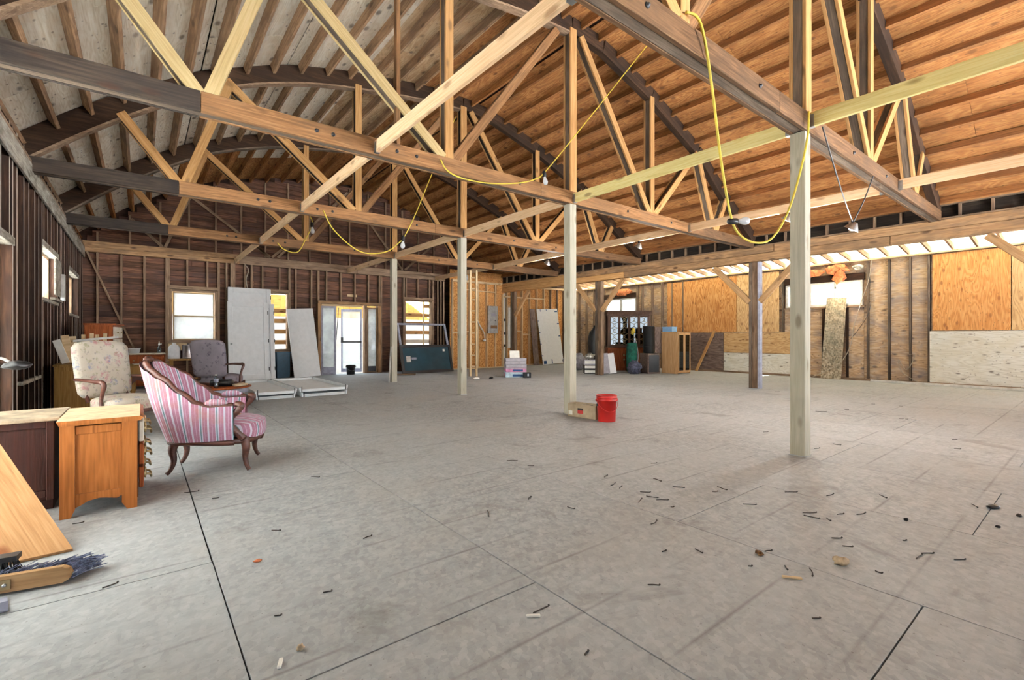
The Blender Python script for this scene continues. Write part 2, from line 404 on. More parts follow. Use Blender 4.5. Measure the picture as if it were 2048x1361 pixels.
class MB:
    """collects simple solids into ONE mesh"""
    def __init__(s): s.v = []; s.f = []; s.mi = []; s.sm = []; s.uv = None
    def add(s, v, f, mi=0, smooth=False):
        o = len(s.v); s.v += [tuple(p) for p in v]
        for q in f: s.f.append([i + o for i in q]); s.mi.append(mi); s.sm.append(smooth)
    def box(s, x0, x1, y0, y1, z0, z1, mi=0, m=None):
        v = [(x, y, z) for x in (x0, x1) for y in (y0, y1) for z in (z0, z1)]
        if m is not None: v = [tuple(m @ Vector(p)) for p in v]
        s.add(v, [(0, 1, 3, 2), (4, 6, 7, 5), (0, 4, 5, 1), (2, 3, 7, 6), (0, 2, 6, 4), (1, 5, 7, 3)], mi)
    def prism(s, pts, axis, a, b, mi=0):
        """2-D outline extruded along an axis"""
        def P(p, t):
            return {'x': (t, p[0], p[1]), 'y': (p[0], t, p[1]), 'z': (p[0], p[1], t)}[axis]
        n = len(pts); v = [P(p, a) for p in pts] + [P(p, b) for p in pts]
        s.add(v, [list(range(n))[::-1], [i + n for i in range(n)]] + [[i, (i + 1) % n, (i + 1) % n + n, i + n] for i in range(n)], mi)
    def lathe(s, prof, seg=20, c=(0, 0, 0), mi=0, m=None, sx=1.0, sy=1.0):
        v = []; f = []
        for r, z in prof:
            for k in range(seg):
                a = 2 * PI * k / seg
                v.append((c[0] + r * math.cos(a) * sx, c[1] + r * math.sin(a) * sy, c[2] + z))
        n = len(prof)
        for i in range(n - 1):
            for k in range(seg):
                k2 = (k + 1) % seg
                f.append((i * seg + k, i * seg + k2, (i + 1) * seg + k2, (i + 1) * seg + k))
        f.append([k for k in range(seg)][::-1]); f.append([(n - 1) * seg + k for k in range(seg)])
        if m is not None: v = [tuple(m @ Vector(p)) for p in v]
        s.add(v, f, mi, True)
    def tube(s, pts, r, seg=8, mi=0, flat=1.0, caps=True, sub=0):
        """swept tube; r is a number or a list; sub adds Catmull-Rom points"""
        P = [Vector(p) for p in pts]; R = list(r) if isinstance(r, (list, tuple)) else [r] * len(P)
        if sub: P, R = catmull(P, R, sub)
        v = []; f = []; n = len(P); prev = None
        for i in range(n):
            t = (P[min(i + 1, n - 1)] - P[max(i - 1, 0)]).normalized()
            if prev is None:
                u = Vector((0, 0, 1)) if abs(t.z) < 0.9 else Vector((1, 0, 0))
                u = (u - t * u.dot(t)).normalized()
            else:
                u = prev - t * prev.dot(t); u = u.normalized() if u.length > 1e-6 else t.orthogonal().normalized()
            prev = u; w = t.cross(u)
            for k in range(seg):
                a = 2 * PI * k / seg
                v.append(P[i] + u * (R[i] * math.cos(a)) + w * (R[i] * flat * math.sin(a)))
        for i in range(n - 1):
            for k in range(seg):
                k2 = (k + 1) % seg
                f.append((i * seg + k, i * seg + k2, (i + 1) * seg + k2, (i + 1) * seg + k))
        if caps: f.append(list(range(seg))[::-1]); f.append([(n - 1) * seg + k for k in range(seg)])
        s.add(v, f, mi, True)
    def grid(s, fn, nu, nv, mi=0, closed_u=False, smooth=True):
        v = [fn(i / (nu if closed_u else nu - 1), j / (nv - 1)) for i in range(nu) for j in range(nv)]
        f = []
        for i in range(nu if closed_u else nu - 1):
            for j in range(nv - 1):
                a = i * nv + j; b = ((i + 1) % nu) * nv + j
                f.append((a, b, b + 1, a + 1))
        s.add(v, f, mi, smooth)
    def me(s, mats, name='part', fix=True):
        me = bpy.data.meshes.new(name); me.from_pydata(s.v, [], s.f)
        for m in (mats if isinstance(mats, (list, tuple)) else [mats]): me.materials.append(M[m])
        me.polygons.foreach_set('material_index', s.mi); me.polygons.foreach_set('use_smooth', s.sm)
        me.update()
        if fix:
            b = bmesh.new(); b.from_mesh(me); bmesh.ops.recalc_face_normals(b, faces=b.faces[:]); b.to_mesh(me); b.free()
        return me
    def build(s, name, mats, parent=None, loc=None, rot=None): return link(name, s.me(mats), parent, loc, rot)

def catmull(P, R, sub):
    Q = []; S = []
    n = len(P)
    for i in range(n - 1):
        p0 = P[max(i - 1, 0)]; p1 = P[i]; p2 = P[i + 1]; p3 = P[min(i + 2, n - 1)]
        for k in range(sub):
            t = k / sub
            Q.append(0.5 * ((2 * p1) + (p2 - p0) * t + (2 * p0 - 5 * p1 + 4 * p2 - p3) * t * t + (3 * p1 - p0 - 3 * p2 + p3) * t ** 3))
            S.append(R[i] * (1 - t) + R[i + 1] * t)
    Q.append(P[-1]); S.append(R[-1])
    return Q, S

def copy_tree(o, parent=None):
    c = o.copy(); COL.objects.link(c); c.parent = parent
    if parent is not None: c.matrix_basis = o.matrix_basis.copy()
    for ch in list(o.children): copy_tree(ch, c)
    return c

def lump(mb, c, r, seed=0, amp=0.25, seg=14, rings=9, mi=0, flat_bottom=None):
    """crumpled rounded mass"""
    def fn(u, v):
        a = 2 * PI * u; b = PI * (v - 0.5)
        d = Vector((math.cos(a) * math.cos(b), math.sin(a) * math.cos(b), math.sin(b)))
        k = 1 + amp * mnoise.noise(d * 2.1 + Vector((seed, seed * 2, 0))) + amp * 0.5 * mnoise.noise(d * 5 + Vector((seed, 0, 0)))
        p = Vector((c[0] + d.x * r[0] * k, c[1] + d.y * r[1] * k, c[2] + d.z * r[2] * k))
        if flat_bottom is not None and p.z < flat_bottom: p.z = flat_bottom
        return tuple(p)
    mb.grid(fn, seg, rings, mi, True)

# ================================================================== SETTING
XL, XR, YF, YB, XW = -1.10, 11.30, 15.35, -9.60, 15.70
YV = -2.36                               # detail starts here, a little behind the camera
TY = [1.96, 5.24, 8.40, 11.80]           # truss planes
PX = 5.28                                # post row
ZC = 3.27                                # underside of bottom chords

def setting(name, me=None, loc=(0, 0, 0)):
    return tagit(link(name, me, None, loc), kind='structure')

def slab(mb, axis, a, b, u0, u1, z0, z1, holes):
    us = sorted({u0, u1, *[h[0] for h in holes], *[h[1] for h in holes]}); us = [u for u in us if u0 <= u <= u1]
    zs = sorted({z0, z1, *[h[2] for h in holes], *[h[3] for h in holes]}); zs = [z for z in zs if z0 <= z <= z1]
    for i in range(len(us) - 1):
        for j in range(len(zs) - 1):
            cu = (us[i] + us[i + 1]) / 2; cz = (zs[j] + zs[j + 1]) / 2
            if any(h[0] < cu < h[1] and h[2] < cz < h[3] for h in holes): continue
            if axis == 'x': mb.box(a, b, us[i], us[i + 1], zs[j], zs[j + 1])
            else: mb.box(us[i], us[i + 1], a, b, zs[j], zs[j + 1])

def spans(u0, u1, cuts):
    out = []; cur = u0
    for a, b in sorted(cuts):
        if b <= cur or a >= u1: continue
        if a > cur: out.append((cur, a))
        cur = max(cur, b)
    if cur < u1: out.append((cur, u1))
    return out

# ---- roof curve (underside of the top chord): smooth on the left, straight lengths on the right
L_PTS = [(-1.15, 3.42), (-0.45, 4.02), (0.27, 4.55), (1.15, 5.09), (2.1, 5.45), (3.0, 5.66), (4.3, 5.87), (5.28, 5.95)]
R_PTS = [(5.28, 5.95), (5.98, 5.90), (7.30, 5.52), (8.85, 4.90), (9.98, 4.14), (11.30, 3.40)]
_lp, _ = catmull([Vector((x, z, 0)) for x, z in L_PTS], [0] * len(L_PTS), 8)
CURVE = [(p.x, p.y) for p in _lp] + R_PTS[1:]
_cum = [0.0]
for i in range(1, len(CURVE)):
    _cum.append(_cum[-1] + math.hypot(CURVE[i][0] - CURVE[i - 1][0], CURVE[i][1] - CURVE[i - 1][1]))
ARC = _cum[-1]
def arc(s):
    s = max(0, min(ARC, s)); i = 1
    while i < len(_cum) - 1 and _cum[i] < s: i += 1
    t = (s - _cum[i - 1]) / (_cum[i] - _cum[i - 1])
    a, b = CURVE[i - 1], CURVE[i]
    dx, dz = b[0] - a[0], b[1] - a[1]; l = math.hypot(dx, dz)
    return a[0] + dx * t, a[1] + dz * t, -dz / l, dx / l
def arch_z(x):
    for i in range(1, len(CURVE)):
        if CURVE[i][0] >= x:
            a, b = CURVE[i - 1], CURVE[i]
            return a[1] + (b[1] - a[1]) * (x - a[0]) / (b[0] - a[0])
    return CURVE[-1][1]
def arch_x(z):
    xs = [x for x in [XL + k * 0.02 for k in range(int((XR - XL) / 0.02))] if arch_z(x) + 0.24 > z]
    return (min(xs), max(xs)) if xs else None

# ---- floor: subfloor sheets, 4 x 8 feet, staggered, on a dark underlay
mb = MB(); mb.box(-1.6, 16.2, YB - 0.1, 15.9, -0.30, -0.020)
floor = setting('floor', mb.me('gap'))
edges = [-1.45, -0.92] + [0.30 + 1.22 * k for k in range(13)] + [16.1]
rf = random.Random(3)
for i in range(len(edges) - 1):
    k = i - 1
    y0 = (0.52 if k % 2 == 0 else 1.74) - 2.44 * 2
    ys = [YB] + [y0 + 2.44 * j for j in range(9) if y0 + 2.44 * j < 15.3] + [15.6]
    for j in range(len(ys) - 1):
        g = rf.choice([0.0015, 0.002, 0.003, 0.005]); g2 = rf.choice([0.002, 0.003, 0.0045])
        dz = rf.choice([0, 0, -0.0004])
        block('subfloor_sheet', edges[i] + g2, edges[i + 1] - g2, ys[j] + g, ys[j + 1] - g, -0.019, dz, 'floor', floor, 'y', 0.0006)

# ---- ceiling: outer roof skin, plywood sheets, purlins
mb = MB()
ss = [ARC * k / 40 for k in range(41)]
for k in range(40):
    a = arc(ss[k]); b = arc(ss[k + 1])
    o1, o2 = 0.315, 0.36
    q = [(a[0] + a[2] * o1, a[1] + a[3] * o1), (b[0] + b[2] * o1, b[1] + b[3] * o1), (b[0] + b[2] * o2, b[1] + b[3] * o2), (a[0] + a[2] * o2, a[1] + a[3] * o2)]
    mb.prism(q, 'y', YB, 15.62)
def lean_z(x): return 3.318 + (15.9 - x) * 0.135
mb.prism([(10.9, lean_z(10.9) + 0.16), (14.9, lean_z(14.9) + 0.16), (14.9, lean_z(14.9) + 0.19), (10.9, lean_z(10.9) + 0.19)], 'y', YB, 15.6)
mb.prism([(14.9, lean_z(14.9) + 0.16), (16.25, lean_z(16.25) + 0.16), (16.25, lean_z(16.25) + 0.19), (14.9, lean_z(14.9) + 0.19)], 'y', YB, YV)
ceiling = setting('ceiling', mb.me('arch'))
npan = round(ARC / 1.22)
rp = random.Random(5)
for k in range(npan):
    s0, s1 = ARC * k / npan, ARC * (k + 1) / npan
    a, b = arc(s0), arc(s1); m = arc((s0 + s1) / 2)
    o = 0.288
    A = Vector((a[0] + m[2] * o, 0, a[1] + m[3] * o)); B = Vector((b[0] + m[2] * o, 0, b[1] + m[3] * o))
    mid = (A + B) / 2; w = (B - A).length * 1.03
    up = (B - A).normalized().cross(Vector((0, 1, 0))) * -1
    y = YV - (1.22 if k % 2 else 0)
    while y < 15.5:
        y0, y1 = max(y, YV), min(y + 2.44, 15.55)
        if y1 > y0 + 0.05:
            warm = mid.x > 5.0 or (mid.x > 1.2 and y0 > 11.5)
            beam('roof_sheet', (mid.x, y0 + 0.002, mid.z), (mid.x, y1 - 0.002, mid.z), w, 0.012, 'roof_warm' if warm else ('roof_tan' if mid.x > 3.0 else 'roof_pale'), ceiling, (up.x, up.y, abs(up.z)) if up.z > 0 else (-up.x, -up.y, -up.z), 0.001)
        y += 2.44
npur = round(ARC / 0.425)
bays = [YV] + TY + [15.52]
for k in range(npur + 1):
    s = 0.12 + (ARC - 0.24) * k / npur
    x, z, nx, nz = arc(s); o = 0.198
    for j in range(len(bays) - 1):
        sh = rp.uniform(-0.02, 0.02)
        y0 = bays[j] + (0.062 if 0 < j else 0); y1 = bays[j + 1] - (0.062 if j + 1 < len(bays) - 1 else 0)
        mt = 'purlin_warm' if x > 5.0 or bays[j] > 11 else 'purlin'
        beam('purlin', (x + nx * o + nz * sh, y0, z + nz * o - nx * sh), (x + nx * o + nz * sh, y1, z + nz * o - nx * sh), 0.045, 0.145, mt, ceiling, (nx, 0, nz), 0.003)
# aisle rafters
yy = -0.6; k = 0
while yy < 15.3:
    beam('rafter', (11.45, yy, lean_z(11.45) + 0.08), (16.05, yy, lean_z(16.05) + 0.08), 0.045, 0.14, 'purlin', ceiling, (0, 0, 1), 0.003)
    yy += 0.43; k += 1
for j in range(8):
    y0 = YV + 2.44 * j
    beam('roof_sheet', (13.1, y0, lean_z(13.1) + 0.156), (13.1, min(y0 + 2.43, 15.5), lean_z(13.1) + 0.156), 3.6, 0.01, 'roof_warm', ceiling, (0.135, 0, 1), 0.001)
    beam('translucent_sheet', (15.55, y0, lean_z(15.55) + 0.158), (15.55, min(y0 + 2.43, 15.5), lean_z(15.55) + 0.158), 1.34, 0.006, 'roof_light', ceiling, (0.135, 0, 1), 0.001)

# ---- left wall
LH = [(2.60, 6.10, 0.10, 3.05), (6.30, 7.38, 0.30, 2.20), (9.40, 10.90, 1.77, 2.50), (12.55, 14.20, 1.67, 2.50)]  # first opening is out of view, added to brighten the left ceiling
mb = MB(); slab(mb, 'x', -1.36, -1.30, YB, 15.6, -0.05, 3.75, LH)
wall_left = setting('wall_left', mb.me('stud_dark'))
def studs_left():
    y = -2.2
    rr = random.Random(9)
    while y < 15.3:
        cuts = [(h[2], h[3]) for h in LH if h[0] - 0.03 < y < h[1] + 0.03]
        for a, b in spans(0.0, 3.52, cuts):
            w = rr.choice([0.04, 0.045, 0.05])
            block('stud', -1.28, -1.10 + rr.uniform(-0.006, 0.006), y - w / 2, y + w / 2, a, b, 'stud_dark', wall_left, 'z', 0.003, (1, 1, 'stud_edge'))
        y += rr.choice([0.30, 0.36, 0.40])
studs_left()
for h in LH:
    for e in (h[0] - 0.035, h[1] + 0.035):
        block('stud', -1.28, -1.10, e - 0.03, e + 0.03, 0.0, 3.5, 'stud_dark', wall_left, 'z', 0.003, (1, 1, 'stud_edge'))
    block('lintel', -1.28, -1.085, h[0] - 0.06, h[1] + 0.06, h[3], h[3] + 0.09, 'plate_grey', wall_left, 'y')
    block('sill_board', -1.28, -1.085, h[0] - 0.06, h[1] + 0.06, h[2] - 0.05, h[2], 'plate_grey', wall_left, 'y')
for y0, y1 in ((-2.3, 3.4), (3.41, 6.9), (6.91, 10.2), (10.21, 13.1), (13.11, 15.34)):
    block('ribbon_board', -1.095, -1.065, y0, y1, 3.12, 3.36, 'plate_grey', wall_left, 'y')
block('top_plate', -1.28, -1.07, -2.3, 15.34, 3.36, 3.41, 'stud_grey', wall_left, 'y')
block('block_rail', -1.26, -1.10, 8.0, 9.3, 0.62, 0.67, 'plate_grey', wall_left, 'y')

# ---- far wall (dark horizontal boards on studs), gable above
FH = [(0.60, 1.67, 1.08, 2.47), (2.55, 3.50, 0.80, 2.52), (4.40, 6.34, -0.05, 2.25), (7.29, 8.38, 0.80, 2.51)]
mb = MB(); slab(mb, 'y', 15.50, 15.56, -1.36, 8.92, -0.05, 3.4, FH)
slab(mb, 'y', 15.50, 15.56, 8.92, 16.0, -0.05, 3.75, [])
gp = [(arc(ARC * k / 60)[0] + arc(ARC * k / 60)[2] * 0.34, arc(ARC * k / 60)[1] + arc(ARC * k / 60)[3] * 0.34) for k in range(61)]
mb.prism([(-1.36, 3.35), (-1.45, 3.6)] + gp + [(11.6, 3.35)], 'y', 15.55, 15.60)
wall_far = setting('wall_far', mb.me('stud_dark'))
rb = random.Random(11)
z = 0.0
while z < 3.42:
    h = 0.142
    for a, b in spans(-1.3, 8.92, [(q[0], q[1]) for q in FH if q[2] - 0.02 < z + h / 2 < q[3] + 0.02]):
        cur = a
        while cur < b - 0.01:
            e = min(b, cur + rb.uniform(2.2, 4.5))
            if b - e < 0.6: e = b
            block('board', cur + 0.002, e - 0.002, 15.470 + rb.uniform(-0.004, 0.004), 15.497, z + 0.003, z + h - 0.003, 'board_dark', wall_far, 'x', 0.003)
            cur = e
    z += h
while z < 6.2:
    h = 0.142; r = arch_x(z + h / 2 + 0.02)
    if r is None: break
    cur = max(r[0] + 0.06, -1.25); b = min(r[1] - 0.06, 11.4)
    while cur < b - 0.01:
        e = min(b, cur + rb.uniform(2.5, 4.8))
        if b - e < 0.6: e = b
        block('board', cur + 0.002, e - 0.002, 15.470 + rb.uniform(-0.004, 0.004), 15.497, z + 0.003, z + h - 0.003, 'board_dark', wall_far, 'x', 0.003)
        cur = e
    z += h
x = -0.84
while x < 8.8:
    cuts = [(q[2] - 0.06, q[3] + 0.08) for q in FH if q[0] - 0.02 < x < q[1] + 0.02]
    for a, b in spans(0.0, 3.28, cuts):
        block('stud', x - 0.022, x + 0.022, 15.36, 15.467, max(a, 0), b, 'stud_grey', wall_far, 'z', 0.003)
    x += 0.455
x = -0.84
while x < 11.0:
    zt = arch_z(x) + 0.1
    if zt > 3.7: block('gable_stud', x - 0.022, x + 0.022, 15.39, 15.467, 3.54, zt, 'stud_grey', wall_far, 'z', 0.003)
    x += 0.62
for q in FH:
    for e in (q[0] - 0.03, q[1] + 0.03):
        block('stud', e - 0.03, e + 0.03, 15.35, 15.467, 0.0, 3.28, 'stud_grey', wall_far, 'z', 0.003)
    block('header', q[0] - 0.06, q[1] + 0.06, 15.34, 15.467, q[3] + 0.01, q[3] + 0.10, 'stud_grey', wall_far, 'x')
    if q[2] > 0: block('sill_board', q[0] - 0.06, q[1] + 0.06, 15.34, 15.467, q[2] - 0.05, q[2], 'stud_grey', wall_far, 'x')
for a, b, zz, mt in ((-1.2, 2.2, 0, 'beam_old'), (2.205, 5.6, -0.02, 'stud_grey'), (5.605, 8.9, -0.02, 'stud_grey')):
    block('plate', a, b, 15.32, 15.467, 3.28, 3.39, mt, wall_far, 'x')
    block('plate', a, b, 15.35, 15.467, 3.395, 3.55 + zz, mt, wall_far, 'x')
block('post', 1.98, 2.10, 15.34, 15.467, 0.0, 3.28, 'stud_grey', wall_far, 'z')
beam('brace', (-1.04, 15.40, 3.3), (0.05, 15.40, 0.4), 0.045, 0.10, 'stud_grey', wall_far, (0, 1, 0))
for p in (((-0.2, 4.2), (0.45, 3.56)), ((0.5, 3.56), (1.05, 5.0)), ((1.0, 5.05), (3.0, 3.56)), ((3.05, 3.56), (3.55, 4.05)), ((2.95, 3.56), (2.5, 4.0)), ((5.28, 5.9), (3.2, 3.56)), ((5.3, 5.9), (7.2, 3.56)), ((7.3, 3.56), (8.8, 4.9)), ((7.0, 3.56), (6.5, 4.1)), ((6.2, 3.56), (6.7, 4.1))):
    beam('gable_brace', (p[0][0], 15.375, p[0][1]), (p[1][0], 15.375, p[1][1]), 0.03, 0.07, 'stud_grey', wall_far, (0, 1, 0), 0.003, None, PI / 2)
block('light_gap_board', 5.30, 5.62, 15.44, 15.468, 2.52, 2.60, 'stud_pale', wall_far, 'x')
for zz in (0.25, 0.5):
    block('corner_rail', 8.6, 8.9, 15.3, 15.33, zz, zz + 0.05, 'stud_grey', wall_far, 'x')
for xx in (8.55, 8.68, 8.80):
    block('stud', xx - 0.03, xx + 0.03, 15.26, 15.35, 0.0, 3.25, 'stud_dark', wall_far, 'z', 0.003, (2, -1, 'stud_grey'))

# ---- partition with strand board at the far right of the hall, and the aisle's end wall
mb = MB(); slab(mb, 'y', 15.02, 15.04, 8.92, 11.34, 0.0, 3.7, [])
wall_partition = setting('wall_partition', mb.me('osb'))
for k in range(2):
    block('strand_board', 8.94 + 1.2 * k, 8.94 + 1.2 * (k + 1) - 0.006, 15.0, 15.018, 0.01, 3.3, 'osb', wall_partition, 'z', 0.001)
for xx in (8.97, 9.30, 9.70, 10.10, 10.50, 10.92, 11.28):
    block('stud', xx - 0.022, xx + 0.022, 14.90, 14.998, 0.04, 3.24, 'stud_pale', wall_partition, 'z', 0.003)
block('bottom_plate', 8.95, 11.3, 14.90, 14.998, 0.0, 0.04, 'stud_pale', wall_partition, 'x')
block('top_plate', 8.95, 11.3, 14.88, 14.998, 3.24, 3.32, 'stud_pale', wall_partition, 'x')
for a, b, zz in ((8.99, 9.28, 1.35), (9.32, 9.68, 2.95), (9.72, 10.08, 2.95), (10.12, 10.48, 2.93), (10.52, 10.90, 2.93), (9.32, 9.68, 1.38)):
    block('blocking', a, b, 14.905, 14.995, zz, zz + 0.04, 'stud_pale', wall_partition, 'x')
block('cross_board', 10.94, 11.26, 14.87, 14.90, 2.90, 3.24, 'osb', wall_partition, 'x')

for k in range(4):
    block('strand_board', 11.36 + 1.09 * k, 11.36 + 1.09 * (k + 1) - 0.006, 15.46, 15.497, 0.0, 3.35, 'osb', wall_far, 'z', 0.001)
xx = 11.42; k = 0
while xx < 15.7:
    block('stud', xx - 0.024, xx + 0.024, 15.35, 15.457, 0.04, 3.3, 'stud_pale' if k < 7 else 'stud_grey', wall_far, 'z', 0.003)
    xx += 0.41; k += 1
block('bottom_plate', 11.36, 15.68, 15.34, 15.457, 0.0, 0.04, 'stud_pale', wall_far, 'x')
block('top_plate', 11.36, 15.68, 15.33, 15.457, 3.3, 3.38, 'stud_pale', wall_far, 'x')
block('fire_block', 11.44, 13.9, 15.335, 15.36, 2.82, 2.88, 'stud_pale', wall_far, 'x')
for a, b, zz in ((12.26, 12.62, 1.42), (12.67, 13.03, 1.3), (13.08, 13.44, 1.42), (11.85, 12.2, 2.45)):
    block('blocking', a, b, 15.36, 15.455, zz, zz + 0.04, 'stud_pale', wall_far, 'x')
# pale paper-faced board between the studs
block('faced_board', 11.92, 12.22, 15.40, 15.455, 0.75, 2.42, 'paper', wall_far, 'z', 0.001)
block('faced_board', 11.47, 11.78, 15.40, 15.455, 0.3, 3.0, 'paper', wall_far, 'z', 0.001)
for zz in (1.85, 1.3, 0.8):
    block('tape_mark', 11.47, 11.78, 15.392, 15.399, zz, zz + 0.1, 'black', wall_far, 'x', 0.001)

# ---- right wall of the aisle
RH = [(4.26, 6.23, 2.09, 2.79), (11.85, 13.45, 2.22, 2.80)]
mb = MB(); slab(mb, 'x', 15.79, 15.84, YB, 15.6, -0.05, 3.34, RH + [(-9.2, -0.8, 0.05, 3.15)])  # the large unseen hole is added so daylight reaches the aisle
wall_right = setting('wall_right', mb.me('ply_weather'))
def panel(name, y0, y1, z0, z1, x, mt, along='z'):
    return block(name, x - 0.006, x + 0.006, y0 + 0.003, y1 - 0.003, z0 + 0.003, z1 - 0.003, mt, wall_right, along, 0.001)
# weathered sheathing, seen between the bare studs
for y0, y1 in ((2.75, 4.24), (4.24, 6.5), (9.6, 11.8), (11.8, 13.5), (13.5, 15.4)):
    for z0, z1 in ((0.0, 1.22), (1.22, 2.44), (2.44, 3.30)):
        for (a, b, c, d) in [(max(y0, 0), y1, z0, z1)]:
            hs = [h for h in RH if h[0] < (a + b) / 2 < h[1]]
            if not hs: panel('sheathing_sheet', a, b, c, d, 15.78, 'ply_weather', 'y')
            else:
                for (zz0, zz1) in spans(c, d, [(hs[0][2], hs[0][3])]): panel('sheathing_sheet', a, b, zz0, zz1, 15.78, 'ply_weather', 'y')
for y in (2.86, 3.23, 3.67, 4.14, 6.32):
    block('stud', 15.70, 15.772, y - 0.025, y + 0.025, 0.0, 3.28, 'stud_dark', wall_right, 'z', 0.003, (1, -1, 'core'))
for y in (9.75, 10.2, 10.65, 11.1, 11.55, 11.8, 13.55, 14.1, 14.55, 15.0):
    block('stud', 15.66, 15.772, y - 0.025, y + 0.025, 0.0, 3.28, 'stud_grey', wall_right, 'z', 0.003)
for (a, b) in ((4.6, 4.65), (5.2, 5.25), (5.8, 5.85)):
    block('stud', 15.70, 15.772, a, b, 0.0, 2.03, 'stud_dark', wall_right, 'z', 0.003)
for h in RH:
    block('header', 15.68, 15.772, h[0] - 0.05, h[1] + 0.05, h[3], h[3] + 0.2, 'stud_dark', wall_right, 'y')
    block('sill_board', 15.68, 15.772, h[0] - 0.05, h[1] + 0.05, h[2] - 0.05, h[2], 'stud_grey', wall_right, 'y')
block('top_plate', 15.62, 15.80, -3.0, 15.3, 3.30, 3.345, 'stud_pale', wall_right, 'y')
# new plywood panels fixed over the studs
X2 = 15.685
panel('wall_panel', 1.42, 2.79, 1.36, 3.28, X2, 'ply_orange'); panel('wall_panel', 0.20, 1.41, 1.36, 3.28, X2, 'ply_tan')
panel('wall_panel', -0.72, 0.19, 1.36, 3.28, X2, 'ply_orange')
panel('wall_panel', 0.40, 2.84, 0.02, 1.35, X2 - 0.014, 'ply_white', 'y'); panel('wall_panel', -0.72, 0.39, 0.02, 1.35, X2 - 0.014, 'ply_white', 'y')
panel('wall_panel', 9.19, 10.41, 1.36, 3.24, X2, 'ply_orange'); panel('wall_panel', 7.76, 9.18, 1.36, 3.26, X2, 'ply_orange')
panel('wall_panel', 7.10, 7.75, 1.36, 3.26, X2, 'ply_tan'); panel('wall_panel', 6.42, 7.09, 1.36, 3.26, X2, 'ply_tan')
panel('wall_panel', 6.10, 8.20, 0.68, 1.35, X2 - 0.014, 'ply_tan', 'y'); panel('wall_panel', 6.10, 8.20, 0.02, 0.67, X2 - 0.014, 'ply_white', 'y')
panel('wall_panel', 8.21, 9.55, 0.02, 1.35, X2 - 0.014, 'ply_dark', 'y')
for a, b in ((0.0, 5.9), (6.0, 10.4)):
    block('kick_board', 15.62, 15.66, a, b, 0.0, 0.06, 'stud_grey', wall_right, 'y')

# ---- wall behind the view, its unseen opening added for daylight
mb = MB(); slab(mb, 'y', YB - 0.06, YB, -1.36, 16.0, -0.05, 3.75, [(3.0, 12.0, 0.1, 3.4)])
mb.prism([(-1.3, 3.7)] + [p for p in gp if p[1] > 3.7] + [(11.3, 3.7)], 'y', YB - 0.06, YB)
wall_back = setting('wall_back', mb.me('board_dark'))

# ---- windows and doors
def frame_y(parent, x0, x1, z0, z1, y0, y1, t, mat, nm='frame_bar'):
    block(nm, x0, x0 + t, y0, y1, z0, z1, mat, parent, 'z'); block(nm, x1 - t, x1, y0, y1, z0, z1, mat, parent, 'z')
    block(nm, x0 + t, x1 - t, y0, y1, z1 - t, z1, mat, parent, 'x'); block(nm, x0 + t, x1 - t, y0, y1, z0, z0 + t, mat, parent, 'x')
def frame_x(parent, y0, y1, z0, z1, x0, x1, t, mat, nm='frame_bar'):
    block(nm, x0, x1, y0, y0 + t, z0, z1, mat, parent, 'z'); block(nm, x0, x1, y1 - t, y1, z0, z1, mat, parent, 'z')
    block(nm, x0, x1, y0 + t, y1 - t, z1 - t, z1, mat, parent, 'y'); block(nm, x0, x1, y0 + t, y1 - t, z0, z0 + t, mat, parent, 'y')
w1 = setting('window_1')
frame_y(w1, 0.60, 1.67, 1.08, 2.47, 15.36, 15.56, 0.05, 'stud_grey')
frame_y(w1, 0.66, 1.61, 1.74, 2.41, 15.45, 15.49, 0.035, 'stud_pale', 'sash_rail'); frame_y(w1, 0.66, 1.61, 1.12, 1.78, 15.41, 15.445, 0.035, 'stud_pale', 'sash_rail')
block('pane', 0.69, 1.58, 15.465, 15.471, 1.77, 2.38, 'pane_dimmed', w1, 'x', 0.001); block('pane', 0.69, 1.58, 15.425, 15.431, 1.15, 1.75, 'pane_dimmed', w1, 'x', 0.001)
block('apron_board', 0.56, 1.70, 15.33, 15.35, 0.84, 1.03, 'stud_pale', w1, 'x')
for n, q in ((2, FH[1]), (3, FH[3])):
    w = setting('window_%d' % n)
    frame_y(w, q[0], q[1], q[2], q[3], 15.36, 15.56, 0.035, 'stud_grey')
    for zz, mt in ((0.98, 'exterior_white' if n == 3 else 'web'), (1.30, 'web'), (1.62, 'web'), (1.93, 'web')):
        block('security_slat', q[0] - 0.04, q[1] + 0.04, 15.57, 15.60, zz, zz + 0.13, mt, w, 'x')
    if n == 3:
        block('mullion', 8.04, 8.08, 15.42, 15.47, q[2] + 0.035, q[3] - 0.035, 'stud_pale', w, 'z')
        block('slat_end', 8.1, 8.36, 15.57, 15.60, 2.26, 2.40, 'web', w, 'x')
for n, h in ((4, LH[1]), (5, LH[2]), (6, LH[3]), (9, LH[0])):
    w = setting('window_%d' % n)
    frame_x(w, h[0], h[1], h[2], h[3], -1.34, -1.20, 0.045, 'web' if n == 4 else 'stud_grey')
    if n == 9:  # unseen window, added for its light on the roof
        for ym in (3.5, 4.4, 5.25): block('mullion', -1.32, -1.22, ym - 0.03, ym + 0.03, h[2] + 0.045, h[3] - 0.045, 'web', w, 'z')
    if n != 5: block('pane', -1.285, -1.279, h[0] + 0.04, h[1] - 0.04, h[2] + 0.04, h[3] - 0.04, 'pane_dusty', w, 'y', 0.001)
    else:
        block('pane', -1.285, -1.279, h[0] + 0.04, 10.1, h[2] + 0.04, h[3] - 0.04, 'pane_dusty', w, 'y', 0.001)
w = setting('window_7')
for a, b in ((4.26, 4.92), (4.93, 5.58), (5.59, 6.23)):
    frame_x(w, a, b, 2.09, 2.79, 15.70, 15.80, 0.055, 'white_frame')
    block('pane', 15.765, 15.771, a + 0.05, b - 0.05, 2.14, 2.74, 'pane_dimmed', w, 'y', 0.001)
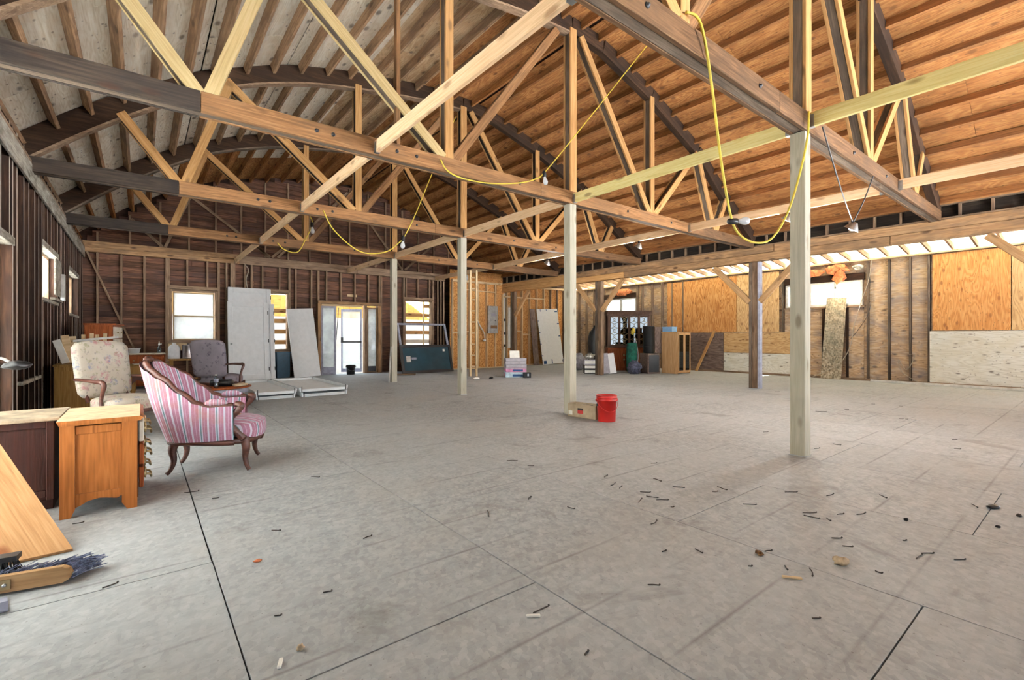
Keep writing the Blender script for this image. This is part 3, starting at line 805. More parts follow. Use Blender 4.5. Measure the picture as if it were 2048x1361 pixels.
w = setting('window_8')
for a, b in ((11.85, 12.62), (12.63, 13.45)):
    frame_x(w, a, b, 2.22, 2.80, 15.70, 15.80, 0.06, 'white_frame')
    block('pane', 15.765, 15.771, a + 0.05, b - 0.05, 2.27, 2.75, 'pane_dimmed', w, 'y', 0.001)

d1 = setting('door_1')
block('door_jamb', 4.34, 4.44, 15.30, 15.56, 0, 2.25, 'beam_old', d1, 'z'); block('door_jamb', 6.30, 6.40, 15.30, 15.56, 0, 2.25, 'beam_old', d1, 'z')
block('door_head', 4.34, 6.40, 15.28, 15.56, 2.25, 2.33, 'beam_old', d1, 'x')
block('stop_strip', 4.46, 5.75, 15.33, 15.37, 2.19, 2.24, 'stud_pale', d1, 'x')
frame_y(d1, 4.46, 4.93, 0.0, 2.19, 15.40, 15.45, 0.06, 'lavender', 'sidelight_rail')
block('sidelight_sill', 4.52, 4.87, 15.40, 15.45, 0.06, 0.24, 'lavender', d1, 'x')
block('pane', 4.51, 4.88, 15.42, 15.427, 0.2, 2.14, 'pane_dimmed', d1, 'z', 0.001)
frame_y(d1, 5.93, 6.30, 0.0, 2.19, 15.38, 15.44, 0.055, 'stud_grey', 'sidelight_rail')
block('sidelight_sill', 5.98, 6.25, 15.38, 15.44, 0.05, 0.22, 'dark_metal', d1, 'x')
block('pane', 5.97, 6.26, 15.41, 15.417, 0.2, 2.14, 'pane_dimmed', d1, 'z', 0.001)
block('door_post', 5.84, 5.925, 15.34, 15.5, 0, 2.25, 'stud_grey', d1, 'z')
# glazed leaf standing ajar outside the opening
leaf = link('door_leaf', None, d1, (5.83, 15.56, 0.03), (0, 0, math.radians(150)))
lf = MB()
for b in ((0, 0.05, 0, 2.1), (0.62, 0.67, 0, 2.1), (0.05, 0.62, 2.02, 2.1), (0.05, 0.62, 0, 0.12)): lf.box(b[0], b[1], -0.02, 0.02, b[2], b[3])
lf.build('leaf_frame', 'lavender', leaf)
lf = MB(); lf.box(0.04, 0.63, -0.003, 0.003, 0.1, 2.04); lf.build('pane', 'pane', leaf)
lf = MB(); lf.box(0.0, 0.67, 0.02, 0.06, 0.98, 1.03); lf.box(0.6, 0.67, -0.05, 0.05, 1.0, 1.16); lf.build('push_bar', 'dark_metal', leaf)
beam('door_closer_rod', (5.04, 15.50, 2.15), (4.96, 15.50, 1.1), 0.02, 0.02, 'dark_metal', d1)

# ---- outside, seen through the openings
g = MB(); g.box(-60, 80, -60, 90, -0.45, -0.32); outside = setting('outside_ground', g.me('ground'))
annex = thing('annex_building', 'pale rendered annex with yellow board cladding seen through the far doorway', 'building', (7.0, 18.6, 0))
a = MB(); a.box(-7, 9, 0, 0.2, -0.32, 1.95); a.build('rendered_wall', 'exterior_white', annex)
for k in range(64):
    b = link('cladding_board', box_me(0.246, 0.03, 0.78, 'exterior_yellow'), annex, (-6.9 + 0.25 * k, 0.02, 2.34))

# ================================================================== ROOF FRAME
def sweep_left(o0, o1, y0, y1):
    """bent left half of a top chord: offsets o0..o1 from the curve"""
    mb = MB(); v = []; f = []
    n = len(_lp)
    for i in range(n):
        a = Vector((_lp[max(i - 1, 0)].x, _lp[max(i - 1, 0)].y)); b = Vector((_lp[min(i + 1, n - 1)].x, _lp[min(i + 1, n - 1)].y))
        d = (b - a).normalized(); nn = Vector((-d.y, d.x)); p = Vector((_lp[i].x, _lp[i].y))
        for (oo, yy) in ((o0, y0), (o0, y1), (o1, y1), (o1, y0)):
            q = p + nn * oo; v.append((q.x, yy, q.y))
    for i in range(n - 1):
        for k in range(4): f.append((4 * i + k, 4 * i + (k + 1) % 4, 4 * i + 4 + (k + 1) % 4, 4 * i + 4 + k))
    f.append((0, 1, 2, 3)); f.append(tuple(4 * (n - 1) + k for k in (3, 2, 1, 0)))
    mb.add(v, f); return mb

WEBS = [(0.42, 3.43, -0.22, 4.26), (0.50, 3.43, 1.08, 5.10), (1.02, 5.12, 2.98, 3.45), (3.06, 3.45, 3.06, 5.72), (3.14, 3.45, 4.98, 5.88),
        (5.28, 3.46, 5.28, 6.00), (5.46, 5.95, 7.24, 3.45), (7.32, 3.45, 7.32, 5.58), (7.40, 3.45, 8.84, 4.92), (8.87, 4.90, 9.52, 3.45), (9.58, 3.45, 10.0, 4.18)]
TL = ['timber bowstring truss crossing over the tall post looped with yellow cord',
      'timber bowstring truss with pale yellow webs resting on the post beside the red bucket',
      'brown timber bowstring truss resting on the bare post next beyond the red bucket',
      'timber bowstring truss beside the dark gable wall with the double doors']
for t, Y in enumerate(TY):
    T = thing('roof_truss', TL[t], 'roof truss', (PX, Y, ZC), 0, 'bowstring roof trusses')
    core = beam('bottom_chord', (-1.2, Y, ZC + 0.093), (11.25, Y, ZC + 0.093), 0.084, 0.178, 'core', T)
    for sgn in (-1, 1):
        yy = Y + sgn * 0.063
        splits = [(-1.2, 0.43, 'truss_dark'), (0.432, 4.6, 'truss' if t else 'truss_deep'), (4.603, 8.6, 'truss' if t else 'truss_deep'), (8.603, 11.25, 'truss_deep')]
        for a, b, mt in splits:
            o = beam('chord_plank', (a, yy, ZC + 0.095), (b, yy, ZC + 0.095), 0.040, 0.19, mt, T)
            o.parent = core; o.matrix_basis = core.matrix_basis.inverted() @ o.matrix_basis
    o = sweep_left(0.0, 0.265, Y - 0.058, Y + 0.058); o.v = [(a - PX, b - Y, c - ZC) for a, b, c in o.v]
    tc = o.build('top_chord', 'arch', T)
    o = sweep_left(-0.028, -0.001, Y - 0.065, Y + 0.065); o.v = [(a - PX, b - Y, c - ZC) for a, b, c in o.v]
    o.build('chord_lath', 'stud_grey' if t < 3 else 'core', tc)
    for i in range(len(R_PTS) - 1):
        a, b = Vector((R_PTS[i][0], 0, R_PTS[i][1])), Vector((R_PTS[i + 1][0], 0, R_PTS[i + 1][1]))
        d = (b - a).normalized(); nn = Vector((-d.z, 0, d.x)); h = 0.25
        a = a + nn * h / 2 + d * (0.0 if i == 0 else 0.01); b = b + nn * h / 2 + d * 0.02
        beam('top_chord', (a.x, Y, a.z), (b.x, Y, b.z), 0.116 - 0.002 * (i % 2), h, 'arch', T, tuple(nn))
    for i, (x0, z0, x1, z1) in enumerate(WEBS):
        wd = 0.115 if i not in (5,) else 0.14
        if i == 4:       # single stout raking strut
            beam('web_strut', (x0, Y, z0), (x1, Y, z1), 0.09, 0.12, 'truss', T, (0, 1, 0), 0.008, None, PI / 2); continue
        mt = 'web_pale' if (t == 1 and i < 3) else ('web' if i != 2 or t != 1 else 'web_pale')
        c = beam('web', (x0, Y, z0), (x1, Y, z1), 0.086, wd - 0.012, 'core' if t < 2 else 'truss_dark', T, (0, 1, 0), 0.004, None, PI / 2)
        for sgn in (-1, 1):
            o = beam('web_plank', (x0, Y + sgn * 0.062, z0), (x1, Y + sgn * 0.062, z1), 0.036, wd, mt, T, (0, 1, 0), 0.004, None, PI / 2)
            o.parent = c; o.matrix_basis = c.matrix_basis.inverted() @ o.matrix_basis
    if t == 1:
        beam('hanger_strut', (2.38, Y - 0.02, 3.40), (2.38, Y - 0.02, 5.62), 0.05, 0.08, 'truss', T, (0, 1, 0), 0.005)
    # bolts through the chord
    for bx in (1.45, 1.62, 2.35, 2.6, 4.2, 6.6, 7.9):
        mb = MB(); mb.lathe([(0.022, 0), (0.022, 0.006), (0.012, 0.008), (0.012, 0.02)], 8)
        mb.build('bolt', 'dark_metal', T, (bx - PX, -0.084, 0.10), (PI / 2, 0, 0))

# roof joists of new lumber hung between the trusses
def joist(x, y0, y1, mt, label, grp, hang=(True, True), z=ZC + 0.085):
    J = thing('roof_joist', label, 'joist', (x, y0, z - 0.07), 0, grp)
    beam('joist_timber', (x, y0, z), (x, y1, z), 0.042, 0.142, mt, J)
    for e, (y, s) in enumerate(((y0, 1), (y1, -1))):
        if not hang[e]: continue
        mb = MB(); mb.box(-0.026, -0.022, 0, 0.05 * s, -0.07, 0.05); mb.box(0.022, 0.026, 0, 0.05 * s, -0.07, 0.05); mb.box(-0.026, 0.026, 0, 0.05 * s, -0.076, -0.072)
        mb.build('joist_hanger', 'steel', J, (0, y - y0, 0.07))
H = 0.082
for x, mts, lab, grp in ((2.10, ['joist'] * 5, 'pale new joist on the furniture side', 'joists nearer the furniture'),
                         (8.50, ['joist'] * 5, 'pale new joist on the aisle side', 'joists nearer the china cabinet'),
                         (PX, ['joist_yellow', 'joist_yellow', 'joist', 'joist', 'joist'], 'new joist over the post row', 'joists over the post row')):
    ys = [-1.32] + TY + [15.46]
    for j in range(5):
        a = ys[j] + H; b = ys[j + 1] - (H if j < 4 else 0.0)
        bay = ('on the open side of the corded-post truss', 'between corded-post and red-bucket trusses', 'between the red-bucket truss and the next beyond', 'between the last two trusses before the gable', 'from the last truss to the gable wall')[j]
        joist(x, a, b, mts[j], lab + ', ' + bay, grp, (True, j < 4), ZC + 0.085 + (0.02 if j == 0 else 0))

# tall posts
PL = ['tall square timber post with a yellow cord looped round its top', 'tall square timber post with cardboard box and red bucket at its foot',
      'tall square grey timber post with bare foot next beyond the red bucket', 'tall square timber post with a pale strip leaning on it near the doors']
for t, Y in enumerate(TY):
    P = thing('timber_post', PL[t], 'post', (PX, Y, 0), 0, 'tall posts under the trusses')
    beam('post_shaft', (PX, Y, 0), (PX, Y, ZC - 0.001), 0.142, 0.142, 'post', P, (0, 1, 0), 0.006)
    mb = MB(); mb.box(-0.08, 0.08, -0.08, 0.08, 0.0, 0.006); mb.build('base_plate', 'steel', P)
    if t == 3: tagit(beam('trim_strip', (PX - 0.16, Y - 0.06, 0.0), (PX - 0.10, Y - 0.06, 0.95), 0.02, 0.06, 'white_frame'), 'thin pale strip of wood leaning against a tall post near the doors', 'wood strip')

# header beam between hall and aisle, with its posts and knee braces
B = thing('header_beam', 'long weathered timber beam dividing the hall from the side aisle', 'beam', (11.3, 0, 2.96))
for z0, z1, segs, dx in ((2.955, 3.125, [(-3.5, 2.6), (2.61, 8.9), (8.91, 14.98)], 0.0), (3.13, 3.295, [(-3.5, 4.7), (4.71, 11.4), (11.41, 14.98)], 0.012)):
    for a, b in segs: block('beam_timber', 11.20 + dx, 11.40, a, b, z0, z1, 'beam_old' if b < 14 else 'web', B, 'y', 0.008)
block('ledger', 11.24, 11.40, -3.5, 14.95, 3.298, 3.33, 'stud_grey', B, 'y')
yy = -0.4
while yy < 14.9:
    if all(abs(yy - y) > 0.09 for y in TY): block('cripple', 11.33, 11.40, yy - 0.02, yy + 0.02, 3.331, 3.56, 'stud_grey', B, 'z')
    yy += 0.41
block('rafter_plate', 11.30, 11.40, -3.5, 14.95, 3.562, 3.62, 'stud_grey', B, 'y')
block('infill_board', 11.402, 11.43, -9.5, 14.98, 3.25, 4.05, 'truss_dark', B, 'y')
def aisle_post(y, label, both=True, near=True, far=True):
    P = thing('aisle_post', label, 'post', (11.33, y, 0), 0, 'posts under the header beam')
    beam('post_core', (11.33, y, 0), (11.33, y, 2.954), 0.06, 0.13, 'stud_grey', P, (0, 1, 0), 0.005)
    beam('post_plank', (11.33, y - 0.10, 0), (11.33, y - 0.10, 2.954), 0.12, 0.06, 'lavender' if y < 6 else 'stud_grey', P, (0, 1, 0), 0.005)
    beam('post_plank', (11.33, y + 0.10, 0), (11.33, y + 0.10, 2.954), 0.12, 0.06, 'core', P, (0, 1, 0), 0.005)
    if far: beam('knee_brace', (11.31, y + 0.12, 2.02), (11.31, y + 1.0, 2.93), 0.09, 0.13, 'brace', P, (1, 0, 0), 0.008, None, PI / 2)
    if near: beam('knee_brace', (11.31, y - 0.12, 2.02), (11.31, y - 0.95, 2.93), 0.09, 0.13, 'brace', P, (1, 0, 0), 0.008, None, PI / 2)
aisle_post(0.30, 'aisle post whose upper knee brace enters beside the orange wall panel')
aisle_post(5.16, 'built-up grey aisle post with two knee braces near the leaning strand board')
aisle_post(9.95, 'brown aisle post with two knee braces beside the china cabinet')
aisle_post(14.30, 'pale aisle post behind the stacked tile boxes', True, True, False)

# ================================================================== FURNITURE
M['pine'] = wood('orange_pine', (106, 58, 23), (136, 80, 35), (156, 98, 50), knots=0.7, vary=0.03, rough=0.5, knotc=(84, 34, 14), spec=0.15, axis='z')
M['pine_top'] = plain('dusty_pine_top', (196, 170, 136), 0.8, amt=0.06, dirt=(160, 142, 116))
M['mahogany'] = wood('dark_mahogany', (26, 12, 9), (42, 21, 16), (58, 31, 24), knots=0, vary=0.03, rough=0.6, spec=0.12, axis='z')
M['dust_top'] = plain('dusty_dark_top', (150, 134, 112), 0.85, amt=0.1, dirt=(96, 82, 66), dirt_amt=0.7)
M['walnut'] = wood('carved_walnut', (44, 22, 16), (72, 38, 28), (96, 56, 40), knots=0, vary=0.05, rough=0.42, spec=0.5)
M['chest_red'] = wood('red_brown_chest', (96, 46, 24), (132, 70, 38), (156, 90, 52), knots=0.2, vary=0.05, rough=0.5, axis='z')
M['olive_wood'] = wood('olive_brown_chest', (112, 84, 44), (146, 112, 64), (166, 134, 84), knots=0.3, vary=0.04, rough=0.6, axis='z')
M['board_pine'] = wood('knotty_pine_board', (132, 95, 60), (160, 120, 80), (180, 143, 101), knots=0.95, vary=0.02, knotc=(110, 62, 30), spec=0.25)
M['old_brass'] = plain('tarnished_brass', (150, 132, 96), 0.35, 0.8)
M['white_paint'] = plain('chipped_white_paint', (214, 206, 190), 0.6, amt=0.05, dirt=(150, 120, 86), dirt_amt=0.6)
M['worn_orange'] = plain('worn_orange_cloth', (190, 134, 92), 0.95, amt=0.12, scale=20)

def stripe_mat():
    n = NT('striped_upholstery', 0.9); n.b.inputs['Specular IOR Level'].default_value = 0.15
    uv = n.node('ShaderNodeUVMap').outputs[0]
    sep = n.node('ShaderNodeSeparateXYZ'); n.ln(uv, sep.inputs[0])
    fr = n.math('FRACT', n.math('MULTIPLY', sep.outputs[0], 1 / 0.118))
    P = (158, 106, 130); W = (208, 206, 220); L = (192, 162, 182); T = (88, 124, 134)
    c = n.ramp(fr, [(0.0, P), (0.16, L), (0.20, P), (0.36, W), (0.43, T), (0.52, W), (0.59, P), (0.70, L), (0.73, P), (0.88, W), (0.94, W)], 'CONSTANT')
    v = n.coord()
    c = n.mix(n.rng(n.noise(v, 60, 2, 0.5), 0.3, 0.7, 0.0, 0.12), c, (230, 215, 225))
    s_ = n.noise(v, 3.2, 4, 0.6)
    c = n.mix(n.rng(s_, 0.55, 0.72, 0.0, 0.5), c, (176, 120, 96))
    return n.done(c)
M['stripe'] = stripe_mat()

def floral_mat(name, base, base2, spots, amt=0.75, sc_=11.0):
    n = NT(name, 0.92); n.b.inputs['Specular IOR Level'].default_value = 0.15
    v = n.coord('Object', True)
    w = n.node('ShaderNodeTexNoise', Scale=18.0, Detail=3.0); n.ln(v, w.inputs['Vector'])
    d = n.node('ShaderNodeVectorMath', _operation='MULTIPLY_ADD'); d.inputs[1].default_value = (0.07, 0.07, 0.07)
    n.ln(w.outputs['Color'], d.inputs[0]); n.ln(v, d.inputs[2])
    c = n.ramp(n.noise(v, 4, 4, 0.6), [(0.3, base2), (0.65, base)])
    for k, (col, s2, th) in enumerate(spots):
        vo = n.node('ShaderNodeTexVoronoi', Scale=s2)
        mp = n.map(d.outputs[0], (1, 1, 1), (0.3 * k, 0.5 * k, 0.7 * k)); n.ln(mp, vo.inputs['Vector'])
        ring = n.math('ABSOLUTE', n.math('SUBTRACT', vo.outputs['Distance'], th))
        brk = n.rng(n.noise(v, 30 + 7 * k, 3, 0.6), 0.42, 0.55, 0.0, 1.0)
        c = n.mix(n.math('MULTIPLY', n.rng(ring, 0.02, 0.14, amt, 0.0), brk), c, col)
    return n.done(c)
M['floral'] = floral_mat('cream_floral_cloth', (186, 179, 168), (170, 158, 144), [((160, 104, 114), 6.0, 0.22), ((98, 114, 146), 6.5, 0.2), ((124, 128, 98), 10.0, 0.2), ((112, 112, 110), 15.0, 0.18)])
M['floral_grey'] = floral_mat('grey_floral_cloth', (138, 130, 138), (122, 114, 122), [((72, 68, 80), 6.0, 0.15), ((84, 78, 88), 10.0, 0.15)], 0.8)

def add_uv(me, fn):
    uv = me.uv_layers.new(name='UVMap')
    for l in me.loops: uv.data[l.index].uv = fn(me.vertices[l.vertex_index].co, l)

# ---------------------------------------------------------------- striped bergere armchair
def bergere(loc, rz):
    T = thing('armchair', 'low barrel armchair in pink, white and teal stripes with carved dark frame', 'armchair', loc, rz)
    # plan curve of the shell, t in -1..1 from front-left arm round the back to front-right arm
    plan = [(0.20, 0.345), (0.05, 0.352), (-0.12, 0.345), (-0.25, 0.30), (-0.335, 0.20), (-0.365, 0.08), (-0.37, 0.0)]
    pts = [Vector((x, y, 0)) for x, y in plan] + [Vector((x, -y, 0)) for x, y in plan[-2::-1]]
    C, _ = catmull(pts, [0] * len(pts), 5)
    n = len(C); cum = [0]
    for i in range(1, n): cum.append(cum[-1] + (C[i] - C[i - 1]).length)
    S = cum[-1]
    def top(t):       # t = 0 at the middle of the back, 1 at an arm end
        t = abs(t)
        K = [(0, 0.985), (0.16, 0.975), (0.30, 0.915), (0.42, 0.845), (0.55, 0.72), (0.66, 0.625), (0.78, 0.595), (0.90, 0.60), (1.0, 0.60)]
        for (a, za), (b, zb) in zip(K, K[1:]):
            if t <= b:
                u = (t - a) / (b - a); u = u * u * (3 - 2 * u); return za + (zb - za) * u
        return 0.6
    def lean(x, z): return x - max(0, -x - 0.05) / 0.32 * max(0, z - 0.30) * 0.21
    zb = 0.30
    def shell(offset, name, matn, parent, flip):
        V = []; F = []; UV = []
        nv = 10
        for i in range(n):
            a = C[max(i - 1, 0)]; b = C[min(i + 1, n - 1)]; d = (b - a).normalized(); nn = Vector((d.y, -d.x, 0)) * -1
            t = (cum[i] / S) * 2 - 1; zt = top(t)
            for j in range(nv):
                v = j / (nv - 1); z = zb + (zt - zb) * v
                bul = 0.018 * math.sin(PI * v)
                p = C[i] + nn * (offset + (bul if offset >= 0 else -bul))
                taper = 1 - 0.10 * (1 - v)
                V.append((lean(p.x, z) * (taper if p.x < 0 else 1), p.y * taper, z)); UV.append((cum[i], z))
        for i in range(n - 1):
            for j in range(nv - 1):
                q = (i * nv + j, (i + 1) * nv + j, (i + 1) * nv + j + 1, i * nv + j + 1)
                F.append(q if flip else q[::-1])
        me = bpy.data.meshes.new(name); me.from_pydata(V, [], F); me.materials.append(M[matn])
        uv = me.uv_layers.new(name='UVMap')
        for l in me.loops: uv.data[l.index].uv = UV[l.vertex_index]
        me.polygons.foreach_set('use_smooth', [True] * len(F)); me.update()
        return link(name, me, parent), V, nv
    out, VO, nv = shell(0.03, 'outer_upholstery', 'stripe', T, False)
    inn, VI, _ = shell(-0.035, 'inner_upholstery', 'stripe', T, True)
    # carved top rail along the rim
    rim = [(Vector(VO[i * nv + nv - 1]) + Vector(VI[i * nv + nv - 1])) / 2 for i in range(n)]
    mb = MB(); mb.tube(rim, [0.027 + 0.003 * math.sin(i * 0.9) for i in range(n)], 8, flat=0.75)
    c = rim[n // 2]; lump(mb, (c.x, c.y, c.z + 0.02), (0.03, 0.09, 0.025), 3, 0.3)
    mb.build('top_rail', 'walnut', T)
    # lower rail
    low = [Vector((lean(C[i].x, zb) * (0.90 if C[i].x < 0 else 1), C[i].y * 0.90, 0.285 - 0.03 * math.cos(cum[i] / S * 2 * PI * 2) * 0.4)) for i in range(n)]
    mb = MB(); mb.tube(low, 0.028, 8); mb.build('lower_rail', 'walnut', T)
    mb = MB(); mb.tube([(0.18, -0.31, 0.285), (0.30, -0.24, 0.275), (0.36, 0.0, 0.27), (0.30, 0.24, 0.275), (0.18, 0.31, 0.285)], 0.03, 8, sub=5)
    lump(mb, (0.37, 0, 0.265), (0.03, 0.07, 0.03), 5, 0.4); mb.build('front_rail', 'walnut', T)
    # arm supports, arm pads
    for s in (-1, 1):
        mb = MB(); mb.tube([(0.21, 0.345 * s, 0.615), (0.255, 0.345 * s, 0.60), (0.235, 0.345 * s, 0.56), (0.185, 0.34 * s, 0.50), (0.175, 0.335 * s, 0.44), (0.215, 0.33 * s, 0.37), (0.27, 0.30 * s, 0.30)], [0.022, 0.034, 0.03, 0.026, 0.026, 0.03, 0.034], 8, sub=4)
        mb.build('arm_support', 'walnut', T)
        mb = MB(); mb.tube([(-0.02, 0.352 * s, 0.622), (0.03, 0.352 * s, 0.634), (0.10, 0.352 * s, 0.634), (0.16, 0.35 * s, 0.624)], [0.012, 0.032, 0.032, 0.012], 10, sub=4)
        o = mb.build('arm_pad', 'stripe', T); add_uv(o.data, lambda co, l: (co.x * 2.0, co.z))
    # seat cushion, crowned, with a worn patch on top
    def seat(u, v):
        a = 2 * PI * u; r = min(1, v * 1.5) if v < 0.667 else 1
        k = abs(math.cos(a)) ** 2.6 + abs(math.sin(a)) ** 2.6; k = k ** (-1 / 2.6)
        x = 0.07 + 0.335 * k * math.cos(a) * (r if v < 0.667 else 1 + 0.03 * math.sin((v - 0.667) * 3 * PI)); y = 0.305 * k * math.sin(a) * (r if v < 0.667 else 1 + 0.03 * math.sin((v - 0.667) * 3 * PI))
        z = 0.475 - 0.055 * r ** 3 if v < 0.667 else 0.42 - 0.13 * (v - 0.667) / 0.333
        return (x, y, z)
    mb = MB(); mb.grid(seat, 36, 13, 0, True); o = mb.build('seat_cushion', 'stripe', T); add_uv(o.data, lambda co, l: (co.y * 1.1 + 0.5, co.x))
    mb = MB(); lump(mb, (0.04, 0, 0.470), (0.17, 0.16, 0.016), 2, 0.4, 18, 9); o = mb.build('worn_patch', 'worn_orange', T); tagit(o, 'orange worn patch on the seat')
    # cabriole legs
    for (x, y, dx, dy) in ((0.27, 0.27, 0.05, 0.03), (0.27, -0.27, 0.05, -0.03), (-0.26, 0.20, -0.07, 0.02), (-0.26, -0.20, -0.07, -0.02)):
        mb = MB(); mb.tube([(x, y, 0.30), (x + dx * 0.35, y + dy * 0.35, 0.22), (x + dx * 0.2, y + dy * 0.2, 0.13), (x + dx * 0.5, y + dy * 0.5, 0.055), (x + dx * 0.9, y + dy * 0.9, 0.018)], [0.04, 0.034, 0.024, 0.018, 0.018], 8, sub=4)
        mb.build('leg', 'walnut', T)
    return T
bergere((0.545, 5.13, 0), math.radians(-17))

# ---------------------------------------------------------------- open armchairs
def open_armchair(loc, rz, label, cloth, frame='walnut'):
    T = thing('armchair', label, 'armchair', loc, rz)
    # local: faces +X, width along Y
    def backpad(u, v):
        a = 2 * PI * u; k = (abs(math.cos(a)) ** 9 + abs(math.sin(a)) ** 9) ** (-1 / 9)
        y = 0.315 * k * math.cos(a); zz = 0.33 * k * math.sin(a)
        if zz > 0.2: zz += 0.025 * math.cos(y / 0.315 * PI / 2)
        lv = abs(v - 0.5) * 2; sgn = 1 if v > 0.5 else -1
        if lv < 0.4: r = 1.0; x = sgn * lv / 0.4 * 0.025
        else:
            r = 1 - (lv - 0.4) / 0.6; x = sgn * (0.025 + 0.035 * (1 - r * r) ** 0.5)
        y *= r * (1 - 0.06 * (0.33 - zz) / 0.66); zz *= r
        z = 0.80 + zz
        return (-0.28 + x - (z - 0.45) * 0.16, y, z)
    mb = MB(); mb.grid(backpad, 36, 21, 0, True); mb.build('back_pad', cloth, T)
    def seat(u, v):
        a = 2 * PI * u; k = (abs(math.cos(a)) ** 4 + abs(math.sin(a)) ** 4) ** (-0.25)
        r = min(1, v * 1.6); x = 0.29 * k * math.cos(a) * r; y = 0.30 * k * math.sin(a) * r * (1 + 0.12 * x / 0.29)
        z = 0.505 - 0.05 * r ** 4 if v < 0.625 else 0.455 - 0.11 * (v - 0.625) / 0.375
        return (x + 0.03, y, z)
    mb = MB(); mb.grid(seat, 32, 13, 0, True); mb.build('seat_cushion', cloth, T)
    mb = MB(); mb.box(-0.27, 0.31, -0.30, 0.30, 0.30, 0.36); mb.build('seat_rail', frame, T)
    for s in (-1, 1):
        mb = MB(); mb.tube([(-0.34, 0.31 * s, 0.70), (-0.15, 0.335 * s, 0.70), (0.05, 0.345 * s, 0.685), (0.14, 0.35 * s, 0.68), (0.165, 0.345 * s, 0.64), (0.13, 0.335 * s, 0.56), (0.10, 0.33 * s, 0.46), (0.10, 0.32 * s, 0.34)], [0.016, 0.018, 0.024, 0.028, 0.026, 0.02, 0.02, 0.024], 8, sub=4)
        mb.build('arm', frame, T)
        mb = MB(); mb.tube([(-0.25, 0.22 * s, 0.42), (-0.30, 0.24 * s, 0.6), (-0.34, 0.26 * s, 0.78)], 0.022, 6); mb.build('back_stile', frame, T)
        for (x, dx) in ((0.26, 0.05), (-0.24, -0.07)):
            mb = MB(); mb.tube([(x, 0.26 * s, 0.33), (x + dx * 0.5, 0.27 * s, 0.24), (x + dx * 0.2, 0.265 * s, 0.13), (x + dx * 0.6, 0.27 * s, 0.05), (x + dx, 0.275 * s, 0.016)], [0.042, 0.036, 0.024, 0.019, 0.02], 8, sub=4)
            mb.build('leg', frame, T)
    return T
open_armchair((-0.16, 7.42, 0), math.radians(-52), 'high-backed armchair in cream floral cloth with open wooden arms', 'floral')
open_armchair((1.18, 10.45, 0), math.radians(52), 'high-backed armchair in dark grey floral cloth behind the low table', 'floral_grey')

# ---------------------------------------------------------------- pine bedside chest with ornate drawer front
T = thing('pine_chest', 'orange pine bedside chest with panelled side and dusty top', 'chest', (-0.22, 4.62, 0))
mb = MB(); mb.prism([(-0.215, 0.645), (0.215, 0.645), (0.235, 0.632), (0.215, 0.612), (-0.20, 0.612)], 'y', -0.385, 0.385); o = mb.build('top', ['pine', 'pine_top'], T)
for p in o.data.polygons:
    if p.normal.z > 0.9: p.material_index = 1
for (x0, x1) in ((-0.20, -0.125), (0.115, 0.20)):
    for (y0, y1) in ((-0.37, -0.33), (0.33, 0.37)):
        d = 1 if x0 < 0 else -1
        mb = MB(); pts = [(x0, 0.0), (x0 + 0.055, 0.0), (x1, 0.05), (x1, 0.612), (x0, 0.612)] if d > 0 else [(x1, 0.0), (x1, 0.612), (x0, 0.612), (x0, 0.05), (x1 - 0.055, 0.0)]
        mb.prism(pts, 'y', y0, y1); mb.build('leg_stile', 'pine', T)
for y0, y1 in ((-0.36, -0.335), (0.335, 0.36)):
    link('side_rail', box_me(0.24, 0.024, 0.055, 'pine'), T, (-0.005, (y0 + y1) / 2, 0.575))
    mb = MB(); mb.box(-0.125, 0.115, (y0 + y1) / 2 - 0.006, (y0 + y1) / 2 + 0.006, 0.15, 0.55); o = mb.build('side_panel', 'pine', T)
    mb = MB(); mb.prism([(-0.125, 0.15), (0.115, 0.15), (0.115, 0.10), (0.09, 0.085), (0.05, 0.095), (0.0, 0.105), (-0.06, 0.095), (-0.10, 0.07), (-0.125, 0.06)], 'y', y0, y1); mb.build('apron', 'pine', T)
mb = MB(); mb.box(-0.2, -0.185, -0.33, 0.33, 0.1, 0.61); mb.build('back_panel', 'pine', T)
mb = MB(); mb.box(0.19, 0.205, -0.33, 0.33, 0.06, 0.61); mb.build('front_frame', 'mahogany', T)
for k, zz in enumerate((0.12, 0.285, 0.45)):
    d = link('drawer', box_me(0.03, 0.64, 0.15, 'white_paint' if k == 2 else 'chest_red', 0.008), T, (0.222, 0, zz + 0.075))
    for yy in (-0.2, 0.2):
        mb = MB(); mb.tube([(0.015, yy - 0.06, 0.01), (0.05, yy - 0.055, 0.0), (0.058, yy, -0.03), (0.05, yy + 0.055, 0.0), (0.015, yy + 0.06, 0.01)], 0.008, 6, sub=4)
        lump(mb, (0.02, yy - 0.06, 0.01), (0.012, 0.025, 0.03), 1, 0.4, 10, 7); lump(mb, (0.02, yy + 0.06, 0.01), (0.012, 0.025, 0.03), 2, 0.4, 10, 7)
        mb.build('drawer_pull', 'old_brass', d)

# dark dresser seen from the back
T = thing('dark_dresser', 'dark mahogany dresser with dusty top, its back panel turned to the room', 'dresser', (-0.76, 4.82, 0))
link('top', box_me(0.64, 0.60, 0.025, 'dust_top', 0.008), T, (0, 0, 0.632))
mb = MB(); mb.box(-0.295, 0.285, -0.25, 0.27, 0.07, 0.62); mb.build('carcass', 'mahogany', T)
for (a, b, c, d) in ((-0.295, -0.255, 0.07, 0.62), (0.245, 0.285, 0.07, 0.62), (-0.255, 0.245, 0.57, 0.62), (-0.255, 0.245, 0.09, 0.14)):
    link('back_rail', box_me(b - a, 0.018, d - c, 'mahogany'), T, ((a + b) / 2, -0.259, (c + d) / 2))
link('plinth', box_me(0.57, 0.50, 0.07, 'mahogany'), T, (-0.005, 0.01, 0.035))

